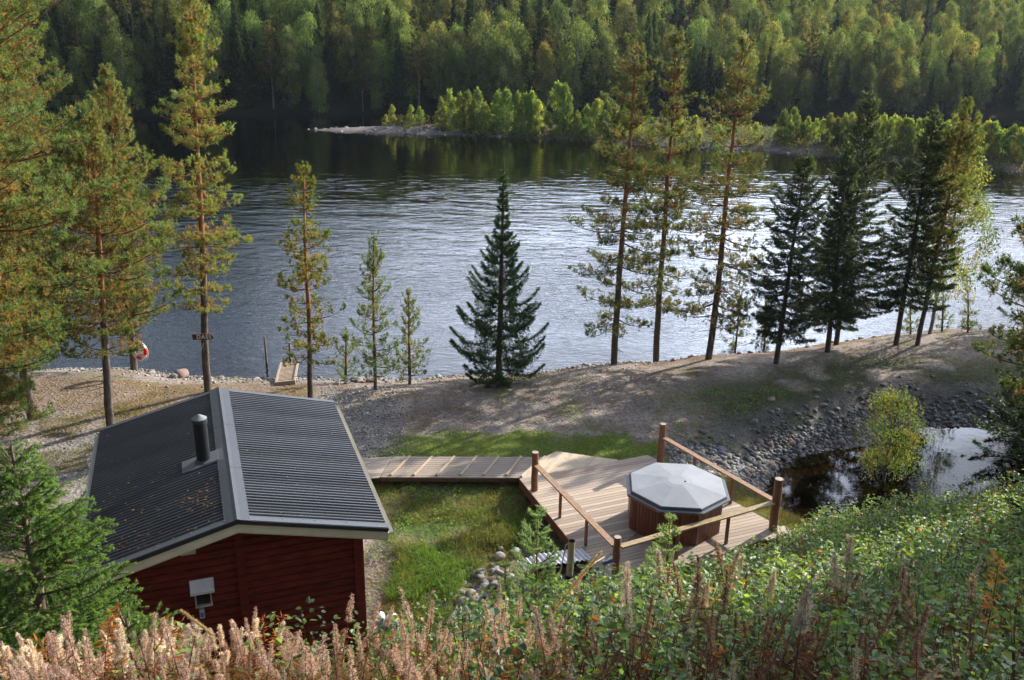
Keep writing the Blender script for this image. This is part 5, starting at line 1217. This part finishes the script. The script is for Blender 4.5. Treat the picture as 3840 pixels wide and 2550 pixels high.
def inframe(x, y, z, m=30):
    d = np.array([x, y, z - CAMH]); k = d @ FW
    if k <= 0: return False
    a, b = 1180.5 + FPX * (d @ RI) / k * 2361 / 3840, 784 - FPX * (d @ UP) / k * 2361 / 3840
    return (-m < a < 2361 + m) and (-m < b < 1568 + m), a, b
def zone(f):
    a, b = f[1], f[2]
    u = "below the corner spruce" if a < 300 else "in front of the cabin wall's left half" if a < 570 else "in front of the cabin wall's right half" if a < 860 else "in front of the gas bottles" if a < 960 else "below the meadow and stone heap" if a < 1200 else "below the stove flue" if a < 1420 else "below the hot tub" if a < 1700 else "below the right deck post" if a < 1900 else "in the bottom right corner" if b > 1330 else "below the pond"
    return u + (", upper row" if b < 1470 else ", lowest row" if b > 1525 else ", middle row")
# dense band along the bottom left: 110 pale fluffy plants
cnt = 0; tries = 0
while cnt < 190 and tries < 19000:
    tries += 1; y_ = rf.uniform(3.4, 6.6); x_ = rf.uniform(-.66 * y_ - .4, .12 * y_); s = rf.uniform(.7, 1.12)
    z_ = hz(x_, y_) + 1.30 * s; f_ = inframe(x_, y_, z_, 10)
    if not f_ or not f_[0]: continue
    lim = np.interp(f_[1], [0, 150, 300, 600, 800, 900, 1100, 1300], [1470, 1460, 1435, 1415, 1435, 1430, 1400, 1410])
    if f_[2] < lim: continue
    k = rf.choice(['fluff', 'fluff', 'fluff', 'fluff', 'fluff', 'fluff', 'fluff', 'brown', 'orange'])
    fireweed(x_, y_, k, s, {'fluff': "pinkish fluffy fireweed " + zone(f_), 'brown': "brown dried fireweed without fluff " + zone(f_), 'orange': "orange-leaved fireweed " + zone(f_)}[k], "fireweed in front of the cabin"); cnt += 1
cnt = 0
while cnt < 108:
    y_ = rf.uniform(3.8, 14) ** 1.0; x_ = rf.uniform(.0, .62 * y_ + .2)
    if y_ > toe(x_) - .6: continue
    if y_ > 8.5 and rf.random() < .8: continue
    s = rf.uniform(.5, .95); z_ = hz(x_, y_) + 1.30 * s; f_ = inframe(x_, y_, z_, 10)
    if not f_ or not f_[0]: continue
    lim = np.interp(f_[1], [1000, 1300, 1450, 1800, 2361], [1430, 1350, 1280, 1240, 1200])
    if f_[2] < lim: continue
    k = rf.choice(['grey', 'brown', 'grey', 'brown', 'brown', 'orange', 'grey', 'brown'] if f_[1] > 1500 else ['fluff', 'brown', 'fluff', 'grey', 'brown', 'brown', 'grey', 'orange'])
    fireweed(x_, y_, k, s, {'fluff': "pale fluffy fireweed " + zone(f_), 'grey': "grey woolly fireweed " + zone(f_), 'brown': "dark dried fireweed " + zone(f_), 'orange': "orange-leaved fireweed " + zone(f_)}[k], "fireweed among the bushes"); cnt += 1
# lesser dead stalks between them, too many to count
rk = np.random.default_rng(414); mass_ = []
pool = FWP['fluff'][:4] + FWP['brown'][:4] + FWP['grey'][:3]
for _ in range(1300):
    y_ = rk.uniform(3.4, 10.5); x_ = rk.uniform(-.64 * y_, .62 * y_)
    if x_ > .1 * y_ and rk.random() < .5: continue
    if y_ > toe(x_) - .5 or (x_ < 0 and y_ > 6.6): continue
    pl_ = pool[rk.integers(0, 4)] if (x_ < .3 and rk.random() < .85) else pool[rk.integers(4, len(pool))]
    sc_ = rk.uniform(.38, .72); a = rk.uniform(0, 6.28); ca, sa = math.cos(a), math.sin(a); tl1, tl2 = rk.normal(0, .16, 2); z_ = hz(x_, y_) - .03
    for pt in pl_[0] + [pl_[1]] + pl_[2][:2]:
        V = np.asarray(pt[0]) * sc_; V = np.c_[V[:, 0] * ca - V[:, 1] * sa + tl1 * V[:, 2] + x_, V[:, 0] * sa + V[:, 1] * ca + tl2 * V[:, 2] + y_, V[:, 2] + z_]; mass_.append((V, pt[1], pt[2]))
g = build("dead_stalks", mass_, M_dry); tag(g, "tangle of short dead fireweed stalks filling the gaps on the slope", "dead stalks", kind='stuff')
# leafy bushes covering the slope: one mass nobody could count
def leaf6(rng, P, D, L, W, C, cv=.2):
    """ovate leaf: six-point outline folded along the midrib"""
    N = len(P); D = unit(D); up = unit(np.tile([0, 0, 1.0], (N, 1)) + rng.normal(0, .45, (N, 3))); s = unit(np.cross(D, up)); n = np.cross(s, D)
    l = (L * rng.uniform(.6, 1.25, N))[:, None]; w2 = (W * rng.uniform(.7, 1.2, N))[:, None] * .5
    pts = [P, P + D * l * .3 + s * w2 + n * w2 * .3, P + D * l * .68 + s * w2 * .78 + n * w2 * .25, P + D * l - n * l * .08, P + D * l * .68 - s * w2 * .78 + n * w2 * .25, P + D * l * .3 - s * w2 + n * w2 * .3]
    V = np.stack(pts, 1).reshape(-1, 3); i = np.arange(N)[:, None] * 6; F = np.concatenate([i + [[0, 1, 2]], i + [[0, 2, 3]], i + [[0, 3, 4]], i + [[0, 4, 5]]])
    C = C * rng.uniform(1 - cv, 1 + cv, (N, 1)); return (V, F, np.repeat(C, 6, 0))
rb = np.random.default_rng(505); SH = []
for _ in range(60000):
    if len(SH) >= 1800: break
    y_ = rb.uniform(3.6, 20.5); x_ = rb.uniform(-.62 * y_, .66 * y_ + .5)
    if y_ > toe(x_) - .25: continue
    a_ = x_ / y_
    dn = np.interp(a_, [-.62, -.2, -.02, .1, .3, .7], [.04, .07, .35, .9, 1, 1]) * np.interp(y_, [4, 7, 14, 20], [.55, 1, .9, .6])
    if y_ < 7.5 and a_ > -.05 and rb.random() < .3: continue
    if rb.random() > dn: continue
    SH.append((x_, y_))
SH = np.array(SH); zs = height(SH[:, 0], SH[:, 1]); parts = []; sp_ = []
PP, DD, CC, LL = [], [], [], []
for (x_, y_), z_ in zip(SH, zs):
    hh_ = rb.uniform(.4, 1.15) * np.interp(y_, [4, 8, 18], [.7, 1, .85]); n = int(rb.uniform(42, 66)); r_ = rb.uniform(.16, .34)
    t = rb.random(n) ** .6; a = rb.uniform(0, 6.28, n); rr_ = r_ * np.sqrt(rb.random(n)) * (1.1 - .5 * t)
    PP.append(np.c_[x_ + rr_ * np.cos(a), y_ + rr_ * np.sin(a), z_ + hh_ * t]); DD.append(np.c_[np.cos(a) + rb.normal(0, .5, n), np.sin(a) + rb.normal(0, .5, n), rb.uniform(-.5, .35, n)])
    c = np.array([(.10, .185, .045), (.125, .22, .05), (.065, .125, .035), (.16, .245, .06), (.08, .145, .05), (.045, .085, .03)])[rb.integers(0, 6)] * (1.25 if y_ > 7.5 else 1.0); cc = np.tile(c, (n, 1))  # leaf colour lightened on the farther bushes to stand in for stronger sunlight
    dry_ = rb.random(n) < rb.choice([.01, .03, .16]); cc[dry_] = np.array([(.24, .17, .06), (.17, .09, .04), (.30, .15, .04)])[rb.integers(0, 3, int(dry_.sum()))]
    CC.append(cc); LL.append(rb.uniform(.4, 1, n) * rb.uniform(.065, .105) * np.interp(y_, [4, 8], [.72, 1]))
    for k in range(3):
        a2 = rb.uniform(0, 6.28); sp_ += tube([[x_, y_, z_ - .05], [x_ + math.cos(a2) * r_ * .6, y_ + math.sin(a2) * r_ * .6, z_ + hh_ * .9]], [.005, .002], 3, (.12, .08, .05), cap=False)
PP, DD, CC, LL = map(np.concatenate, (PP, DD, CC, LL))
g = build("leafy_bushes", [leaf6(rb, PP, DD, LL, LL * .72, CC)] , M_leaf); tag(g, "tangle of broad-leaved green bushes covering the slope", "bushes", kind='stuff')
g = build("bush_stems", sp_, M_dry); tag(g, "thin brown stems of the slope bushes", "stems", kind='stuff')
# dry litter and tall grass between the plants
q = np.c_[rb.uniform(-9, 13, 70000), rb.uniform(2.5, 20, 70000)]; q = q[(q[:, 1] < toe(q[:, 0]) + .1) & (np.abs(q[:, 0]) < q[:, 1] * .72 + 1)]
rg = np.random.default_rng(9)
g = build("slope_grass", [grass_patch(0, q, .15, .55, [(.10, .11, .04), (.22, .16, .08), (.13, .08, .05), (.07, .11, .03), (.16, .10, .06)], .007)], M_dry); tag(g, "dry grass and dead stalks on the slope", "dry grass", kind='stuff')
# two big grass ears close to the camera
for k, (b, t, lab) in enumerate([((1090, 1640), (1118, 1430), "brown grass ear leaning right, close to the camera"), ((505, 1475), (418, 1410), "tan grass ear arching left over the fireweed"), ((1245, 1450), (1385, 1275), "long pale grass ear slanting up toward the deck corner")]):
    yy = (3.9, 5.0, 4.6)[k]; q0, q1 = aty(*b, yy), aty(*t, yy); r_ = empty("grass_ear", q0, label=lab, cat="grass ear"); v_ = q1 - q0; g0 = hz(q0[0], yy) - q0[2]
    build("stalk", tube([[-.02 * v_[0], .02, g0], [0, 0, 0], v_ * .5 + cz * .01, v_], [.004, .003, .002, .001], 5, (.35, .26, .16), cap=False), M_dry, r_)
    n = 900; t_ = rb.random((n, 1)); build("seed_spike", [blades(rb, v_ * (.15 + .85 * t_) + cz * .01 * np.sin(t_ * 3.1), np.tile(unit(v_), (n, 1)), 1, .028, .0035, np.array([.42, .30, .19]), .45, .3)], M_dry, r_)

# ------------------------------------------------------------------ far forest and spit
rt = np.random.default_rng(606)
YG = [(.145, .19, .055), (.11, .16, .05), (.19, .195, .06), (.095, .145, .05)]
far_p = {'birch': [], 'spruce': [], 'pine': [], 'bush': []}
def far_proto(kind, i):
    r = RN(300 + i * 3 + len(kind) * 31)
    if kind == 'birch':
        H = 12.0; w_, c_ = make_broadleaf(r, H, r.uniform(2.1, 3.0), cb=.10, nl=70, npl=80, ls=.30, cols=[YG[i % 4], YG[(i + 1) % 4], tuple(np.array(YG[i % 4]) * .8)], r0=.13, lobe=.27, droop=.9, shape=[(0, .6), (.2, .9), (.45, 1), (.7, .88), (.88, .6), (1, .22)], lw=.45, bark=(.16, .155, .14))
        nm = "birch_tree"; mc = M_far
    elif kind == 'spruce':
        H = 12.0; w_, c_ = make_spruce(r, H, (0, 0), .12, cb=.08, R=1.5, gap=.42, nbr=7, dens=20, tl=.42, tw=.12, tk=3, col=np.array([.028, .05, .022]), tipc=np.array([.045, .07, .028]), ragged=.25); nm = "spruce_tree"; mc = M_far
    elif kind == 'pine':
        H = 12.0; w_, c_ = make_pine(r, H, (0, 0), .14, cb=.4, R=2.0, gap=.7, nbr=6, dens=14, tl=.4, tw=.1, tk=5, orange=.2, green=np.array([.07, .10, .035])); nm = "pine_tree"; mc = M_far
    else:
        H = 4.0; w_, c_ = make_broadleaf(r, H, r.uniform(.85, 1.25), cb=.02, nl=34, npl=60, ls=.22, cols=[(.16, .23, .055), (.20, .25, .055), (.13, .20, .05), (.23, .23, .055)][i % 4:i % 4 + 1] + [(.14, .20, .055)], r0=.05, lobe=.27, droop=.25, shape=[(0, .8), (.3, 1), (.6, .85), (.85, .5), (1, .15)], lw=.5, bark=(.25, .22, .18)); nm = "birch_sapling"; mc = M_far
    r_ = empty(nm, (0, 0, -500)); build("trunk", w_, M_bark, r_); build("crown", c_, mc, r_); return [r_, False, H]
NP = {'birch': 7, 'spruce': 4, 'pine': 2, 'bush': 5}
def far_tree(kind, x, y, z, h, lab, cat, grp, wid=1.0):
    i = int(rt.integers(0, NP[kind])); L = far_p[kind]
    while len(L) <= i: L.append(far_proto(kind, len(L)))
    pr = L[i]
    if not pr[1]: r_ = pr[0]; pr[1] = True
    else: r_ = copy_tree(pr[0])
    s = h / pr[2]; r_.location = (x, y, z - .1); r_.scale = (s * wid * rt.uniform(.85, 1.15), s * wid * rt.uniform(.85, 1.15), s); r_.rotation_euler = (0, 0, rt.uniform(0, 6.28)); tag(r_, lab, cat, grp)
# forest on the far bank, row by row; only trees that can be seen
pts = []
def vis(x, y, z):
    d = np.array([x, y, z - CAMH]); k = d @ FW; a, b = 1180.5 + FPX * (d @ RI) / k * 2361 / 3840, 784 - FPX * (d @ UP) / k * 2361 / 3840
    return a, b
row = 0; dd_ = 1.5
while dd_ < 105:
    step = (2.9 if row < 3 else 3.4) + dd_ * .022
    x_ = -85 + rt.uniform(0, 4)
    while x_ < 150:
        xx = x_ + rt.normal(0, 1.1); yy = far_shore(xx) + dd_ + rt.normal(0, 1.0); zz = float(far_h(np.array([xx]), np.array([yy]))[0])
        hh_ = rt.uniform(7.6, 13.5) * np.interp(xx, [-40, 20, 60], [1.04, .86, .70]) * (0.85 if row == 0 else 1)
        a, b = vis(xx, yy, zz + hh_); a2, b2 = vis(xx, yy, zz + hh_ * .45)
        if -60 < a < 2420 and b2 > -12: pts.append((xx, yy, zz, hh_, a, b, row))
        elif -260 < a < 2700: pts.append((xx, yy, zz, hh_, a, -9999, row))
        x_ += step * rt.uniform(.8, 1.25)
    dd_ += (2.7 if row < 3 else 3.7) + dd_ * .045; row += 1
shown = [p_ for p_ in pts if p_[5] > -9000]
print("forest candidates", len(shown), "of", len(pts))
mass = [p_ for p_ in pts if p_[5] <= -9000]
kc = {'birch': 0, 'spruce': 0, 'pine': 0}
for (xx, yy, zz, hh_, a, b, rw_) in shown:
    nv = vnoise(np.array([xx]), np.array([yy]), 18, 3, 61)[0]
    pb = np.interp(rw_, [0, 1, 3, 8], [.62, .62, .60, .60]) + (nv - .5) * .8; k = 'birch' if rt.random() < pb else ('spruce' if rt.random() < .85 else 'pine')
    if kc[k] >= 297: k = 'spruce' if k == 'birch' else 'birch'
    kc[k] += 1; side = ["above the big left pines", "between the left pines", "behind the DASS pine", "right of the DASS pine", "above the spit's tip", "above the spit's first saplings", "above the lone spruce", "right of the lone spruce", "left of the three tall pines", "behind the three tall pines", "right of the three tall pines", "left of the tallest spruce", "above the tallest spruce", "above the leaning birch", "at the far right"][int(np.searchsorted([150, 330, 500, 660, 800, 980, 1120, 1280, 1420, 1600, 1740, 1900, 2060, 2230], a))]; deep = "at the water's edge" if rw_ == 0 else "second row" if rw_ == 1 else "third row" if rw_ == 2 else "on the lower slope" if rw_ < 6 else "high on the slope"
    nm = {'birch': "rounded birch", 'spruce': "dark narrow spruce", 'pine': "dull green pine"}[k]; cat = {'birch': "birch tree", 'spruce': "spruce tree", 'pine': "pine tree"}[k]
    if kc[k] > 298: continue
    far_tree(k, xx, yy, zz, hh_ * (1.0 if k == 'birch' else 1.02), ("tall " if hh_ > 13 else "small " if hh_ < 9.8 else "") + f"{nm} {deep}, far bank, {side}", cat, f"{cat}s in the forest across the river", 1.0 if k != 'birch' else 1.05)
print(kc)
# the wood higher up (seen in the river's reflection only): one mass of merged crowns
parts = []
base_w, base_c = make_spruce(RN(5), 12.0, (0, 0), .12, cb=.08, R=1.9, gap=.8, nbr=5, dens=5, tl=.9, tw=.4, tk=3, col=np.array([.035, .055, .022]), tipc=np.array([.05, .07, .03]))
bw2, bc2 = make_broadleaf(RN(6), 12.0, 2.4, nl=30, npl=16, ls=.9, cols=YG, lobe=.3)
bx = [base_c[0], bc2[0]]
extra = []
for _ in range(900):
    xx = rt.uniform(-150, 190); yy = far_shore(xx) + rt.uniform(60, 190); extra.append((xx, yy, float(far_h(np.array([xx]), np.array([yy]))[0]), rt.uniform(9, 15), 0, 0, 0))
for (xx, yy, zz, hh_, *_r) in mass + extra:
    V, F, C = bx[int(rt.random() < .55)][:3]; s = hh_ / 12; a = rt.uniform(0, 6.28); ca, sa = math.cos(a) * s, math.sin(a) * s
    parts.append((np.c_[V[:, 0] * ca - V[:, 1] * sa + xx, V[:, 0] * sa + V[:, 1] * ca + yy, V[:, 2] * s + zz], F, C * rt.uniform(.7, 1.2)))
g = build("distant_wood", parts, M_far); tag(g, "unbroken forest continuing up the hillside", "forest", kind='stuff')
# saplings and bushes on the spit: (x, y top, y base) as seen
BU = [(905, 240, 292), (925, 262, 293), (948, 240, 292), (968, 243, 293), (890, 262, 290), (1018, 222, 300), (1038, 205, 302), (1060, 212, 303), (1078, 208, 303), (1102, 203, 305), (1118, 235, 306), (1148, 208, 306), (1168, 202, 308), (1192, 210, 308), (1210, 212, 309), (1226, 205, 309), (1240, 228, 309), (1262, 255, 310), (1283, 186, 310), (1298, 192, 310), (1330, 262, 314), (1352, 240, 316), (1374, 226, 318), (1395, 232, 320), (1415, 245, 322), (1440, 250, 324), (1470, 255, 328), (1500, 268, 330), (1565, 262, 336), (1600, 265, 338), (1655, 285, 340), (1740, 280, 341), (1800, 250, 340), (1822, 246, 340), (1815, 262, 342)]
for x_ in np.arange(1845, 2375, 15.5): BU.append((x_ + rt.uniform(-4, 4), np.interp(x_, [1845, 2000, 2150, 2361], [272, 258, 262, 295]) + rt.uniform(-9, 14), np.interp(x_, [1845, 2361], [340, 385]) + rt.uniform(-3, 3)))
for (a, t, b) in BU:
    b -= 5 if a < 1440 else 11; p = at(a, b, -1.0); q = aty(a, t, p[1]); z_ = bar_z(p[0], p[1]); hh_ = max(q[2] - z_, .8)
    sz = "tallest-looking " if hh_ > 4.6 else "low " if hh_ < 2.6 else ""
    wh = "left end" if a < 990 else ("middle" if a < 1330 else ("right of the tall pines" if a > 1840 else "behind the tall pines"))
    far_tree('bush', p[0], p[1], z_, hh_, f"{sz.replace('tallest-looking', 'tall')}yellow-green sapling on the spit, " + ["at its left end", "left of the first gap", "above the lone spruce's top, left", "above the lone spruce's top, right", "right of the lone spruce", "left of the three tall pines", "behind the three tall pines", "left of the dark spruces", "behind the dark spruces", "at the right edge"][int(np.searchsorted([960, 1050, 1130, 1220, 1320, 1430, 1760, 1900, 2200], a))], "sapling", "saplings on the river spit", .62 + .9 / hh_)
for _ in range(40):
    a = rt.uniform(1000, 1440) if rt.random() < .4 else rt.uniform(1830, 2361); b = np.interp(a, [1000, 1250, 1450, 1840, 2361], [292, 302, 312, 328, 374]) - rt.uniform(0, 6); p = at(a, b, -1.0); z_ = bar_z(p[0], p[1])
    far_tree('bush', p[0], p[1], z_, rt.uniform(1.6, 3.4), "low bushy sapling filling gaps between the taller ones on the spit", "sapling", "low saplings on the spit", 1.15)
low = []
for q_ in range(400):
    a = rt.uniform(880, 2361) if q_ < 150 else rt.uniform(1380, 2361); b = np.interp(a, [880, 1250, 1450, 1840, 2361], [288, 305, 318, 338, 384]) + (rt.uniform(-6, 1) if q_ < 150 else -rt.uniform(4, 34)); p = at(a, b, -.9); z_ = bar_z(p[0], p[1]) + .1; s = rt.uniform(.5, 1.3)
    n = 70; v = unit(rt.normal(0, 1, (n, 3))) * rt.random((n, 1)) ** .4 * [s, s, s * .7]; P = v + [p[0], p[1], z_ + s * .3]
    low.append(leaves(rt, P, v + [0, 0, .4], np.full(n, .22), np.full(n, .11), np.array([(.11, .14, .045), (.17, .16, .06), (.22, .15, .07), (.09, .13, .04)])[rt.integers(0, 4)]))
g = build("spit_undergrowth", low, M_far); tag(g, "low scrub along the foot of the saplings on the spit", "undergrowth", kind='stuff')
for k_, L in far_p.items():
    for pr in L:
        if not pr[1]:
            for ch in list(pr[0].children): bpy.data.objects.remove(ch)
            bpy.data.objects.remove(pr[0])


# ------------------------------------------------------------------ air over the valley
hzb = build("haze", [obox((0, 150, 40), (520, 0, 0), (0, 480, 0), (0, 0, 62))], M_plastic)
mh = bpy.data.materials.new("haze"); mh.use_nodes = True; n = mh.node_tree.nodes; n.clear(); o_ = n.new("ShaderNodeOutputMaterial"); v_ = n.new("ShaderNodeVolumePrincipled")
v_.inputs['Color'].default_value = (.70, .82, 1, 1); v_.inputs['Density'].default_value = 0.00010; v_.inputs['Anisotropy'].default_value = 0.3
mh.node_tree.links.new(v_.outputs[0], o_.inputs['Volume']); hzb.data.materials.clear(); hzb.data.materials.append(mh); tag(hzb, "thin blue haze in the valley air", "haze", kind='stuff')
